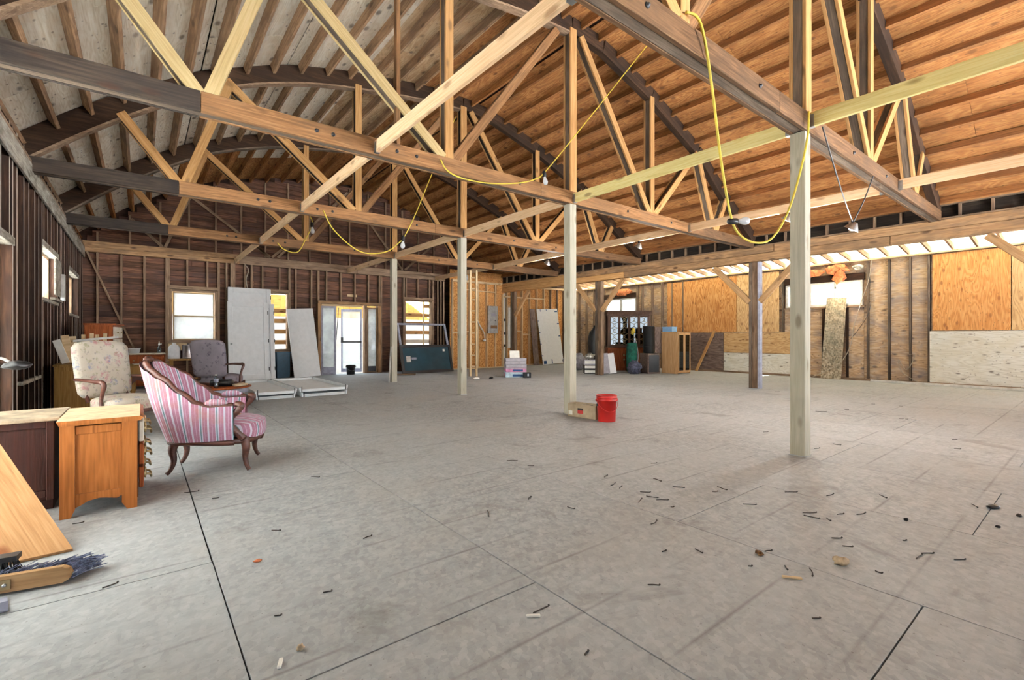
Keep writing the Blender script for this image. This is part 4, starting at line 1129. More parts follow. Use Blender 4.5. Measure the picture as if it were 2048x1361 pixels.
# ---------------------------------------------------------------- chests and dressers at the back left
def chest(loc, rz, w, d, h, label, mat, top, nd, frontmat=None, overhang=0.025, name='chest_of_drawers', dpull=2):
    """front faces local +X; w along Y, d along X"""
    T = thing(name, label, 'chest', loc, rz)
    mb = MB(); mb.box(-d / 2, d / 2 - 0.02, -w / 2, w / 2, 0.06, h - 0.03); mb.build('carcass', mat, T)
    for s in (-1, 1):
        mb = MB(); mb.box(-d / 2 + 0.06, d / 2 - 0.08, s * w / 2 - 0.004, s * w / 2 + 0.004, 0.14, h - 0.10); mb.build('side_panel', mat, T)
        for xx in (-d / 2 + 0.03, d / 2 - 0.05):
            link('side_stile', box_me(0.06, 0.018, h - 0.09, mat), T, (xx, s * (w / 2 + 0.006), h / 2 + 0.01))
    mb = MB(); mb.prism([(-d / 2 - overhang * 0.5, h - 0.03), (d / 2 + overhang, h - 0.03), (d / 2 + overhang + 0.012, h - 0.015), (d / 2 + overhang, h), (-d / 2 - overhang * 0.5, h)], 'y', -w / 2 - overhang, w / 2 + overhang); mb.build('top', top, T)
    for (x, y) in ((d / 2 - 0.06, w / 2 - 0.04), (d / 2 - 0.06, -w / 2 + 0.04), (-d / 2 + 0.04, w / 2 - 0.04), (-d / 2 + 0.04, -w / 2 + 0.04)):
        mb = MB(); mb.lathe([(0.03, 0), (0.035, 0.02), (0.028, 0.06)], 10, (x, y, 0)); mb.build('foot', mat, T)
    zz = 0.10; dh = (h - 0.15) / nd
    for k in range(nd):
        q = link('drawer', box_me(0.03, w - 0.05, dh - 0.015, frontmat or mat, 0.008), T, (d / 2 - 0.008, 0, zz + dh / 2))
        for yy in ((-w * 0.25, w * 0.25) if dpull == 2 else (0,)):
            mb = MB(); mb.lathe([(0.006, 0), (0.006, 0.015), (0.016, 0.022), (0.012, 0.03)], 8)
            mb.build('knob', 'old_brass', q, (0.015, yy, 0), (0, PI / 2, 0))
        zz += dh
    return T
chest((-0.53, 11.45, 0), math.radians(-6), 0.85, 0.40, 1.44, 'tall red-brown chest of drawers with chipped white drawer fronts', 'chest_red', 'chest_red', 6, 'white_paint')
chest((-0.72, 9.75, 0), 0, 0.75, 0.52, 0.80, 'olive brown wooden chest behind the cream floral armchair', 'olive_wood', 'olive_wood', 3)
chest((0.06, 14.05, 0), math.radians(-90), 0.76, 0.42, 0.82, 'brown dresser with a pale top below the far wall studs', 'chest_red', 'white_paint', 3, None, 0.02, 'dresser')
# dressing table with turned legs and shaped apron
T = thing('dressing_table', 'brown dressing table with turned legs and a sheet of paper on top', 'table', (0.12, 11.75, 0), math.radians(-4))
link('top', box_me(0.62, 0.52, 0.03, 'olive_wood', 0.008), T, (0, 0, 0.655))
mb = MB(); mb.box(-0.27, 0.27, -0.22, 0.22, 0.44, 0.64); mb.build('drawer_case', 'olive_wood', T)
mb = MB(); mb.prism([(-0.24, 0.44), (0.24, 0.44), (0.24, 0.30), (0.16, 0.38), (0.05, 0.33), (0, 0.31), (-0.05, 0.33), (-0.16, 0.38), (-0.24, 0.30)], 'y', -0.235, -0.215); mb.build('shaped_apron', 'walnut', T)
for sx in (-1, 1):
    for sy in (-1, 1):
        mb = MB(); mb.lathe([(0.02, 0), (0.03, 0.03), (0.016, 0.08), (0.03, 0.16), (0.036, 0.24), (0.02, 0.30), (0.032, 0.36), (0.032, 0.44)], 12, (0.24 * sx, 0.19 * sy, 0)); mb.build('turned_leg', 'olive_wood', T)
tagit(link('paper_sheet', box_me(0.50, 0.36, 0.004, 'paper', 0.001), None, (0.13, 11.72, 0.673), (0, 0, 0.1)), 'large pale sheet of paper lying on the dressing table', 'paper')
# workbench with jugs and cans
T = thing('side_bench', 'low wooden bench carrying jugs and metal cans below the window', 'bench', (1.03, 13.85, 0))
link('top', box_me(1.05, 0.45, 0.04, 'olive_wood', 0.006), T, (0, 0, 0.66))
for sx in (-1, 1):
    for sy in (-1, 1): link('leg', box_me(0.06, 0.06, 0.64, 'olive_wood'), T, (0.46 * sx, 0.17 * sy, 0.32))
link('shelf', box_me(0.95, 0.38, 0.02, 'olive_wood'), T, (0, 0, 0.2))
def jug(loc, label, h=0.36, r=0.12):
    T = thing('plastic_jug', label, 'jug', loc)
    mb = MB(); mb.lathe([(r * 0.95, 0), (r, 0.02), (r, h * 0.72), (r * 0.8, h * 0.85), (r * 0.35, h * 0.95), (r * 0.3, h)], 16); mb.build('jug_body', 'white_enamel_soft', T)
    mb = MB(); mb.lathe([(r * 0.34, 0), (r * 0.34, 0.03)], 12, (0, 0, h - 0.01)); mb.build('jug_cap', 'paper', T)
M['white_enamel_soft'] = plain('milky_plastic', (222, 222, 224), 0.5, amt=0.02)
M['can_metal'] = plain('brushed_can_metal', (178, 172, 170), 0.32, 0.85, amt=0.06, dirt=(150, 110, 80))
jug((0.62, 13.80, 0.682), 'white plastic jug standing beside grey metal cans')
def can(loc, r, h, label):
    T = thing('metal_can', label, 'can', loc)
    mb = MB(); mb.lathe([(r, 0), (r * 1.03, 0.01), (r, 0.02), (r, h - 0.02), (r * 1.03, h - 0.01), (r * 0.98, h), (r * 0.3, h + 0.005)], 20); mb.build('can_body', 'can_metal', T)
    mb = MB(); mb.lathe([(0.03, 0), (0.03, 0.03)], 10, (0.0, 0, h + 0.004)); mb.build('can_cap', 'dark_metal', T)
can((0.90, 13.78, 0.682), 0.125, 0.33, 'grey metal can between the white jug and the taller can')
can((1.17, 13.76, 0.682), 0.13, 0.34, 'wide brushed metal can next to the grey floral armchair')
T = thing('spray_bottle', 'small clear spray bottle on the pale-topped dresser', 'bottle', (0.34, 14.0, 0.822))
mb = MB(); mb.lathe([(0.04, 0), (0.042, 0.01), (0.042, 0.12), (0.018, 0.16), (0.016, 0.18)], 14); mb.build('bottle_body', 'clear_plastic', T)
mb = MB(); mb.lathe([(0.018, 0.18), (0.02, 0.2), (0.008, 0.24), (0.005, 0.27)], 10); mb.box(0, 0.05, -0.01, 0.01, 0.205, 0.22); mb.build('spray_head', 'paper', T)
T = thing('plastic_tub', 'small white tub with tilted lid on the pale-topped dresser', 'tub', (-0.12, 13.98, 0.822))
mb = MB(); mb.lathe([(0.09, 0), (0.11, 0.1), (0.115, 0.1), (0.115, 0.11)], 16); mb.build('tub_body', 'white_enamel_soft', T)
mb = MB(); mb.box(-0.1, 0.12, -0.1, 0.1, 0.112, 0.12); mb.build('tub_lid', 'white_enamel_soft', T)
# leaning frames and offcuts on the olive chest
for k, (x, y, ln_, tl, mt, lb) in enumerate(((-0.93, 9.62, 0.36, 0.30, 'paper', 'pale framed panel leaning at the wall end of the olive chest'), (-0.86, 9.64, 0.42, 0.16, 'stud_pale', 'pale offcut board leaning second from the wall on the olive chest'), (-0.80, 9.66, 0.40, 0.08, 'stud_pale', 'pale offcut board leaning next to the floral armchair on the olive chest'))):
    o = link('leaning_board', box_me(0.09, 0.02, ln_, mt, 0.003), None, (x, y, 0.80 + ln_ / 2 * math.cos(tl) + 0.012), (0.0, -tl, 0)); tagit(o, lb, 'board', 'offcuts on the olive chest')
tagit(beam('pale_rod', (-0.80, 9.60, 1.14), (-0.28, 9.75, 1.20), 0.012, 0.035, 'white_frame'), 'pale painted strip resting above the olive chest', 'wood strip')
for k, x in enumerate((-0.71, -0.63, -0.55, -0.47)):
    tagit(beam('offcut', (x, 9.95, 0.803), (x + 0.02 * (k % 2), 9.95, 1.24 + 0.02 * (k % 2)), 0.05, 0.02, 'stud_pale', None, (0, 1, 0)), 'short pale lath standing upright on the olive chest behind the chair back', 'lath', 'upright laths on the olive chest')

# ---------------------------------------------------------------- low table with bottle, speaker and paper
T = thing('low_table', 'low oval table with brown top and grey apron', 'table', (1.04, 9.27, 0), math.radians(20))
mb = MB(); mb.lathe([(0.47, 0.335), (0.50, 0.345), (0.50, 0.36), (0.485, 0.366), (0.01, 0.366)], 40, sy=0.72); mb.build('table_top', 'chest_red', T)
mb = MB(); mb.lathe([(0.43, 0.25), (0.45, 0.26), (0.45, 0.334), (0.01, 0.334)], 40, sy=0.72); mb.build('apron', 'lavender', T)
for a in range(4):
    an = PI / 4 + a * PI / 2; x = 0.36 * math.cos(an); y = 0.25 * math.sin(an); ux, uy = math.cos(an), math.sin(an)
    mb = MB(); mb.tube([(x, y, 0.27), (x + ux * 0.04, y + uy * 0.04, 0.2), (x + ux * 0.01, y + uy * 0.01, 0.1), (x + ux * 0.04, y + uy * 0.04, 0.03), (x + ux * 0.07, y + uy * 0.07, 0.014)], [0.03, 0.03, 0.02, 0.016, 0.018], 8, sub=4); mb.build('leg', 'walnut', T)
T = thing('water_bottle', 'clear plastic water bottle standing on the low table', 'bottle', (0.97, 9.10, 0.367))
mb = MB(); mb.lathe([(0.03, 0), (0.034, 0.01), (0.034, 0.06), (0.031, 0.075), (0.034, 0.09), (0.034, 0.15), (0.014, 0.185), (0.013, 0.2)], 16); mb.build('bottle_body', 'clear_plastic', T)
mb = MB(); mb.lathe([(0.016, 0.2), (0.016, 0.216)], 12); mb.build('bottle_cap', 'paper', T)
mb = MB(); mb.lathe([(0.0348, 0.092), (0.0348, 0.145)], 16); mb.build('bottle_label', 'navy_grey', T) if 'navy_grey' in M else mb.build('bottle_label', 'lavender', T)
T = thing('round_speaker', 'black cylinder speaker lying behind the water bottle', 'speaker', (1.07, 9.26, 0.367 + 0.06), math.radians(-30))
mb = MB(); mb.lathe([(0.05, -0.17), (0.058, -0.16), (0.058, 0.16), (0.05, 0.17)], 18, m=Matrix.Rotation(PI / 2, 4, 'Y')); mb.build('speaker_body', 'black', T)
mb = MB(); mb.lathe([(0.06, -0.005), (0.06, 0.005)], 18, (0, 0, 0.12), m=Matrix.Rotation(PI / 2, 4, 'Y')); mb.build('end_ring', 'dark_metal', T)
mb = MB(); lump(mb, (0, 0, 0.03), (0.11, 0.07, 0.03), 7, 0.5, 18, 11, 0, 0.0)
tagit(mb.build('crumpled_paper', 'card', None, (1.32, 9.07, 0.367)), 'crumpled brown paper on the low table', 'paper')

# ================================================================== WHITE PANELS, TRAYS, GLASS UNITS (far left)
def lean_panel(name, label, cat, x0, x1, ybase, ytop, h, th=0.045, mat='white_door', skew=0.0, stiles=True, hinges=(), knob=False, group=None):
    """door-like panel standing on the floor and leaning back against the wall"""
    w = x1 - x0; ang = math.atan2(ytop - ybase, h)
    T = thing(name, label, cat, (x0, ybase, 0), 0, group)
    T.rotation_euler = (-ang, skew, 0)
    mb = MB(); mb.box(0, w, 0.0, th, 0.0, h); mb.build('panel_core', mat, T)
    if stiles:
        for a, b, c, d in ((0, 0.12, 0, h), (w - 0.12, w, 0, h), (0.12, w - 0.12, h - 0.14, h), (0.12, w - 0.12, 0, 0.16)):
            link('stile' if d - c > 1 else 'rail', box_me(b - a - 0.001, 0.026, d - c - 0.001, mat, 0.006), T, ((a + b) / 2, -0.013, (c + d) / 2))
    for z in hinges:
        mb = MB(); mb.box(w - 0.02, w + 0.003, -0.030, 0.03, z - 0.05, z + 0.05); mb.build('hinge', 'dark_metal', T)
    if knob:
        mb = MB(); mb.lathe([(0.012, 0), (0.012, 0.03), (0.03, 0.045), (0.026, 0.065)], 12); mb.build('door_knob', 'steel', T, (0.07, -0.026, h * 0.46), (PI / 2, 0, 0))
    return T
lean_panel('white_closet_leaf', 'tall white door standing behind the other white doors, its top showing above them', 'door', 1.90, 2.98, 15.02, 15.21, 2.60, 0.03, hinges=(2.35,), group='white doors leaning on the far wall')
lean_panel('white_closet_leaf', 'white door with hinges along its edge behind the knobbed white door', 'door', 2.05, 3.04, 14.86, 15.10, 2.17, 0.04, hinges=(0.3, 1.1, 1.9), group='white doors leaning on the far wall')
lean_panel('white_closet_leaf', 'white panelled door with a small knob and three hinges, frontmost in its stack', 'door', 1.86, 2.86, 14.72, 14.98, 2.20, 0.045, hinges=(0.3, 1.1, 1.9), knob=True, group='white doors leaning on the far wall')
lean_panel('white_closet_leaf', 'plain white slab door leaning sideways beside the glazed entrance', 'door', 3.52, 4.26, 14.72, 15.14, 2.08, 0.045, stiles=False, skew=math.radians(-3.5), group='white doors leaning on the far wall')
T = thing('storage_tote', 'dark teal plastic tote between the leaning white doors', 'tote', (3.29, 15.16, 0))
mb = MB(); mb.prism([(-0.17, 0.0), (0.17, 0.0), (0.18, 0.72), (-0.18, 0.72)], 'y', -0.14, 0.14); mb.build('tote_body', 'teal_tote', T)
mb = MB(); mb.box(-0.19, 0.19, -0.16, 0.16, 0.72, 0.76); mb.build('tote_lid', 'teal_tote', T)

def tray(x0, x1, y0, y1, z0, label, lip=0.085):
    T = thing('white_tray', label, 'tray', (x0, y0, z0), 0, 'white trays on the floor')
    w, l = x1 - x0, y1 - y0
    link('tray_floor', box_me(w, l, 0.012, 'white_metal', 0.002), T, (w / 2, l / 2, 0.03))
    for s, xx in ((-1, 0), (1, w)):
        mb = MB(); mb.prism([(xx, 0.0), (xx + s * 0.03, 0.0), (xx + s * 0.05, lip), (xx + s * 0.02, lip)], 'y', 0, l); mb.build('side_rail', 'white_metal', T)
    for yy in (0.0, l - 0.02):
        link('end_lip', box_me(w, 0.02, 0.055 if yy == 0 else lip, 'white_metal', 0.004), T, (w / 2, yy + 0.01, 0.027 if yy == 0 else lip / 2))
    for xx in (0.0, w):
        link('corner_plate', box_me(0.012, 0.012, lip + 0.02, 'dark_metal', 0.002), T, (xx, -0.008, (lip + 0.02) / 2))
    return T
tray(1.75, 2.36, 10.0, 12.55, 0.001, 'white metal tray at the bottom of the stack beside the low table')
tray(1.73, 2.38, 9.96, 12.5, 0.092, 'white metal tray on top of the stack beside the low table')
tray(2.56, 3.38, 9.98, 12.5, 0.001, 'white metal tray at the bottom of the stack nearer the posts')
tray(2.54, 3.42, 10.06, 12.6, 0.092, 'white metal tray on top of the stack nearer the posts')

# sliding door frame and glass unit leaning at the far wall
def frame_unit(name, label, x0, x1, ybase, ytop, h, t, mat, pane=None):
    w = x1 - x0; ang = math.atan2(ytop - ybase, h)
    T = thing(name, label, 'window unit', (x0, ybase, 0)); T.rotation_euler = (-ang, 0, 0)
    for a, b, c, d in ((0, t, 0, h), (w - t, w, 0, h), (t, w - t, h - t, h), (t, w - t, 0, t)):
        link('frame_bar', box_me(b - a, 0.06, d - c, mat, 0.004), T, ((a + b) / 2, 0.03, (c + d) / 2))
    if pane:
        link('pane', box_me(w - 2 * t + 0.02, 0.012, h - 2 * t + 0.02, pane, 0.001), T, (w / 2, 0.03, h / 2))
        link('sticker', box_me(0.16, 0.004, 0.20, 'white_frame', 0.001), T, (0.27, 0.018, h * 0.5))
        link('sticker', box_me(0.18, 0.004, 0.07, 'lavender', 0.001), T, (0.47, 0.018, h * 0.52))
        link('sticker', box_me(0.08, 0.004, 0.08, 'paper', 0.001), T, (w - 0.28, 0.018, h - 0.2))
    return T
frame_unit('slider_frame', 'empty white and black sliding door frame leaning on the far wall', 6.92, 8.82, 14.62, 15.22, 1.78, 0.06, 'lavender')
frame_unit('glass_panel', 'dark framed tinted glass panel leaning in front of the empty frame', 6.70, 8.62, 14.25, 14.52, 0.97, 0.09, 'black', 'pane_teal')
tagit(link('old_plank', box_me(0.62, 0.28, 0.04, 'stud_grey', 0.008), None, (6.55, 13.75, 0.021), (0, 0, -0.55)), 'short weathered plank lying on the floor below the glass panel', 'plank')
# ladder near the third post
T = thing('wooden_ladder', 'pale wooden ladder standing upright beside a tall post', 'ladder', (7.89, 12.13, 0))
beam('stile', (7.93, 12.14, 0), (7.93, 12.14, 3.24), 0.06, 0.05, 'stud_pale', T, (0, 1, 0)); beam('stile', (8.06, 12.00, 0), (8.06, 12.00, 3.24), 0.06, 0.05, 'stud_pale', T, (0, 1, 0))
for k in range(9): beam('rung', (7.94, 12.13, 0.3 + 0.34 * k), (8.05, 12.01, 0.3 + 0.34 * k), 0.03, 0.04, 'stud_pale', T)
# black bucket in the doorway
def bucket(name, label, loc, r, h, mat, handle_mat, tilt=0.0):
    T = thing(name, label, 'bucket', loc, tilt)
    mb = MB(); mb.lathe([(r * 0.86, 0), (r * 0.88, 0.008), (r * 0.97, h * 0.80), (r * 1.05, h * 0.80), (r * 1.05, h * 0.83), (r * 0.98, h * 0.835), (r * 0.985, h * 0.90), (r * 1.04, h * 0.905), (r * 1.04, h * 0.93), (r, h * 0.935), (r * 1.03, h - 0.012), (r * 1.05, h), (r * 0.97, h), (r * 0.95, h - 0.03), (r * 0.84, 0.02), (0.002, 0.015)], 36); mb.build('bucket_body', mat, T)
    mb = MB(); pts = []
    for k in range(13):
        a = PI * k / 12
        pts.append((r * 1.06 * math.cos(a), -r * 1.07 * math.sin(a), h * 0.82 - 0.42 * h * math.sin(a)))
    mb.tube(pts, 0.0035, 6); mb.build('wire_handle', handle_mat, T)
    for s in (-1, 1):
        mb = MB(); mb.lathe([(0.022, -0.012), (0.022, 0.012)], 10, m=Matrix.Translation((s * r * 1.05, 0, h * 0.82)) @ Matrix.Rotation(PI / 2, 4, 'Y')); mb.build('handle_ear', mat, T)
    return T
bucket('black_bucket', 'small black bucket standing in the open doorway', (5.30, 15.12, 0), 0.14, 0.30, 'black', 'steel')
B_ = bucket('red_bucket', 'bright red plastic bucket with wire handle beside the cardboard box', (5.23, 4.46, 0), 0.142, 0.37, 'red', 'red', math.radians(-28))
mb = MB(); mb.box(-0.15, -0.135, -0.02, 0.02, 0.22, 0.25); o = mb.build('brand_sticker', 'black', B_)

# cardboard box with labels at the foot of the second post
T = thing('cardboard_box', 'open cardboard box with red and black label at the post foot', 'box', (5.23, 4.87, 0), math.radians(-82))
W, D, Hh = 0.50, 0.20, 0.20
for a, b, c, d in ((-W / 2, W / 2, -D / 2, -D / 2 + 0.006), (-W / 2, W / 2, D / 2 - 0.006, D / 2), (-W / 2, -W / 2 + 0.006, -D / 2, D / 2), (W / 2 - 0.006, W / 2, -D / 2, D / 2)):
    mb = MB(); mb.box(a, b, c, d, 0.0, Hh); mb.build('box_side', 'card', T)
mb = MB(); mb.box(-W / 2, W / 2, -D / 2, D / 2, 0.0, 0.006); mb.build('box_bottom', 'card', T)
mb = MB(); lump(mb, (0, 0, 0.14), (0.22, 0.08, 0.045), 4, 0.5, 20, 9); mb.build('contents', 'dark_metal', T)
for (x, z, sx, sz, mt) in ((-0.02, 0.125, 0.10, 0.03, 'black'), (-0.02, 0.085, 0.10, 0.05, 'red'), (-0.20, 0.06, 0.07, 0.06, 'paper')):
    link('label', box_me(sx, 0.002, sz, mt, 0.0005), T, (x, -D / 2 - 0.001, z))
link('label', box_me(0.002, 0.12, 0.17, 'black', 0.0005), T, (W / 2 + 0.001, 0, 0.09)); link('label', box_me(0.002, 0.06, 0.09, 'red', 0.0005), T, (W / 2 + 0.0025, 0, 0.10))

# ================================================================== AISLE CLUTTER
M['sack'] = plain('dark_sackcloth', (66, 68, 84), 0.9, amt=0.2, scale=14)
M['tile_box'] = plain('grey_tile_carton', (176, 172, 180), 0.7, amt=0.04)
M['pink_box'] = plain('pink_print_carton', (206, 140, 176), 0.7, amt=0.08)
M['blue_print'] = plain('pale_blue_carton', (186, 208, 226), 0.7, amt=0.08)
zz = 0.0
for k, (h, mt, lb) in enumerate(((0.16, 'blue_print', 'pale blue printed carton at the bottom of the tile box stack'), (0.13, 'pink_box', 'pink and blue printed carton second from the bottom of the tile box stack'), (0.10, 'tile_box', 'flat grey carton third from the bottom of the tile box stack'), (0.09, 'tile_box', 'flat grey carton directly under the topmost of the tile box stack'), (0.09, 'tile_box', 'topmost flat grey carton of the tile box stack'))):
    T = thing('tile_carton', lb, 'carton', (8.82, 11.05, zz), math.radians(-32 + 2 * (k % 3)), 'cartons stacked behind the posts')
    link('carton_body', box_me(0.62, 0.40, h - 0.004, mt, 0.006), T, (0, 0, h / 2))
    link('carton_lid', box_me(0.63, 0.41, 0.02, 'tile_box' if k else 'blue_print', 0.004), T, (0, 0, h - 0.014))
    if k < 2: link('printed_label', box_me(0.002, 0.26, h * 0.6, 'pink_box', 0.0005), T, (-0.316, 0, h * 0.45)); link('printed_label', box_me(0.3, 0.002, h * 0.4, 'navy', 0.0005), T, (0.05, -0.206, h * 0.4))
    zz += h
tagit(link('loose_sheet', box_me(0.30, 0.01, 0.22, 'paper', 0.002), None, (8.85, 11.12, zz + 0.11), (-0.25, 0, -0.5)), 'stiff pale sheet propped on the tile box stack', 'sheet')
T = thing('camera_case', 'small black case on the floor in front of the tile boxes', 'case', (8.92, 10.62, 0), -0.5); link('case_body', box_me(0.22, 0.14, 0.16, 'black', 0.012), T, (0, 0, 0.08)); link('case_badge', box_me(0.05, 0.004, 0.07, 'steel', 0.001), T, (0.02, -0.072, 0.09))
for k, (x, y, a, mt) in enumerate(((7.9, 11.0, 0.4, 'black'), (7.45, 11.1, -0.3, 'paper'))):
    mb = MB(); lump(mb, (0, 0, 0.03), (0.10, 0.04, 0.03), k + 11, 0.5, 12, 7, 0, 0.0); tagit(mb.build('dropped_rag', mt, None, (x, y, 0), (0, 0, a)), ('dark' if k == 0 else 'white') + ' crumpled rag on the floor left of the tile boxes'.replace(' left of', ' beside'), 'rag')
# electrical panel on the partition, with conduit
T = thing('electrical_panel', 'grey steel electrical panel box mounted on the strand board partition', 'electrical panel', (10.70, 14.90, 1.34))
link('panel_box', box_me(0.44, 0.13, 1.06, 'steel', 0.008), T, (0, -0.07, 0.53)); link('panel_door', box_me(0.40, 0.012, 0.98, 'steel', 0.004), T, (0, -0.141, 0.53))
link('breaker_row', box_me(0.22, 0.006, 0.10, 'lavender', 0.002), T, (0, -0.15, 0.72)); link('breaker_row', box_me(0.30, 0.006, 0.12, 'truss', 0.002), T, (0.02, -0.15, 0.25)); link('panel_latch', box_me(0.04, 0.02, 0.05, 'black', 0.004), T, (0.08, -0.155, 0.5))
mb = MB(); mb.tube([(9.95, 14.86, 1.95), (10.15, 14.84, 1.6), (10.32, 14.84, 1.35), (10.36, 14.84, 1.12)], 0.022, 8, sub=5); lump(mb, (10.33, 14.83, 1.08), (0.07, 0.04, 0.05), 1, 0.3)
tagit(mb.build('conduit', 'white_frame'), 'pale flexible conduit hanging beside the electrical panel', 'conduit')
mb = MB(); mb.lathe([(0.03, 0), (0.04, 0.02), (0.04, 0.16), (0.02, 0.2)], 12); tagit(mb.build('hanging_lamp', 'white_metal', None, (9.55, 14.84, 3.32)), 'small white lamp on the partition top plate', 'lamp')
# white sheet with blue tape leaning on the aisle end wall
T = thing('white_sheet_board', 'large white sheet board edged with blue tape leaning in the aisle', 'sheet board', (13.50, 15.00, 0)); T.rotation_euler = (-0.12, math.radians(-3), 0)
link('board', box_me(1.22, 0.02, 2.42, 'white_door', 0.002), T, (0.61, 0.01, 1.21))
for (x, z, sx, sz) in ((0.02, 0.4, 0.1, 0.03), (0.02, 0.9, 0.08, 0.03), (0.02, 1.4, 0.08, 0.03), (0.02, 1.9, 0.06, 0.03), (0.2, 2.36, 0.03, 0.1), (0.55, 2.37, 0.03, 0.08), (1.12, 2.3, 0.16, 0.06), (1.16, 1.75, 0.12, 0.05), (1.16, 1.2, 0.12, 0.05), (0.14, 0.1, 0.16, 0.14), (0.55, 0.12, 0.05, 0.18)):
    link('blue_tape', box_me(sx, 0.003, sz, 'navy', 0.0005), T, (x, -0.001, z))
tagit(beam('dark_board', (13.22, 15.1, 0.0), (13.13, 15.30, 2.4), 0.30, 0.02, 'ply_dark', None, (0, 1, 0)), 'narrow dark board leaning beside the white sheet board', 'board')
# tarp heap, foil-topped boxes, white panels, tyres
T = thing('tarp_heap', 'heap of grey plastic sheeting on the aisle floor', 'tarp', (12.60, 12.25, 0))
mb = MB(); lump(mb, (0, 0, 0.26), (0.44, 0.42, 0.30), 21, 0.35, 26, 15, 0, 0.0); mb.build('sheeting', 'grey_bag', T)
mb = MB(); lump(mb, (-0.05, 0.1, 0.55), (0.16, 0.14, 0.12), 5, 0.5, 14, 9); mb.build('twisted_top', 'grey_bag', T)
for k, (zb, h, mt, lb) in enumerate(((0, 0.15, 'black', 'black and white carton at the bottom of the small stack by the aisle post'), (0.15, 0.14, 'black', 'black and white carton in the middle of the small stack by the aisle post'), (0.29, 0.17, 'tile_box', 'pale box on top of the small carton stack by the aisle post'))):
    T = thing('small_carton', lb, 'carton', (11.62, 10.62, zb), -0.7, 'small cartons by the aisle post')
    link('carton_body', box_me(0.40, 0.30, h - 0.004, mt, 0.006), T, (0, 0, h / 2)); link('white_label', box_me(0.36, 0.002, h * 0.6, 'paper', 0.0005), T, (0, -0.152, h / 2)); link('white_label', box_me(0.002, 0.24, h * 0.6, 'paper' if k > 1 else 'lavender', 0.0005), T, (0.202, 0, h / 2))
mb = MB(); lump(mb, (0, 0, 0.10), (0.18, 0.14, 0.11), 9, 0.5, 16, 9, 0, 0.0); tagit(mb.build('foil_bundle', 'foil', None, (11.6, 10.62, 0.46)), 'crumpled shiny bundle on top of the small cartons', 'bundle')
for k, (x, y, sk) in enumerate(((11.78, 10.22, 0.10), (11.98, 10.12, 0.12))):
    T = thing('white_shelf_panel', 'white melamine panel leaning beside the aisle post, ' + ('the one against the post' if k == 0 else 'the outer one'), 'panel', (x, y, 0), math.radians(-35)); T.rotation_euler = (-0.16, -sk, math.radians(-35))
    link('panel_board', box_me(0.26, 0.022, 0.66, 'white_door' if k else 'tile_box', 0.002), T, (0.13, 0, 0.33)); link('edge_band', box_me(0.004, 0.023, 0.66, 'white_metal', 0.001), T, (-0.002, 0, 0.33))
mb = MB(); lump(mb, (0, 0, 0.75), (0.16, 0.22, 0.75), 31, 0.3, 16, 13, 0, 0.0); tagit(mb.build('black_bag', 'black', None, (12.30, 11.05, 0)), 'tall black bag standing behind the brown aisle post', 'bag')
# china cabinet
M['cab_dark'] = wood('smoky_cabinet_wood', (46, 32, 26), (78, 58, 48), (104, 82, 70), knots=0, vary=0.03, rough=0.5, axis='z')
M['cab_red'] = wood('burl_cabinet_wood', (84, 40, 20), (124, 64, 34), (150, 88, 50), knots=0.4, vary=0.03, rough=0.45, axis='z')
T = thing('china_cabinet', 'large dark china cabinet with four latticed glass doors over a burl base', 'cabinet', (13.82, 10.78, 0), math.radians(-127))
# local: front faces +X, width along Y
wC = 1.55
link('base_carcass', box_me(0.42, wC, 0.82, 'cab_red', 0.01), T, (-0.06, 0, 0.41))
for k in range(4):
    y = -wC / 2 + wC / 8 + k * wC / 4
    d = link('base_door', box_me(0.02, wC / 4 - 0.02, 0.66, 'cab_red', 0.006), T, (0.16, y, 0.42))
    for zz in (0.12, 0.28): mb = MB(); mb.lathe([(0.03, 0), (0.04, 0.008), (0.012, 0.02)], 10); mb.build('brass_pull', 'old_brass', d, (0.01, 0, zz - 0.15), (0, PI / 2, 0))
link('counter', box_me(0.48, wC + 0.06, 0.04, 'cab_dark', 0.01), T, (-0.05, 0, 0.84))
link('upper_back', box_me(0.02, wC - 0.04, 1.12, 'cab_dark'), T, (-0.25, 0, 1.42))
for s in (-1, 1):
    for xx in (-0.22, 0.10): link('corner_post', box_me(0.07, 0.07, 1.12, 'cab_dark', 0.006), T, (xx, s * (wC / 2 - 0.035), 1.42))
    link('side_glass', box_me(0.26, 0.008, 1.0, 'pane_dark', 0.001), T, (-0.06, s * (wC / 2 - 0.03), 1.42))
for zz in (1.15, 1.5): link('shelf', box_me(0.30, wC - 0.1, 0.015, 'cab_dark'), T, (-0.08, 0, zz))
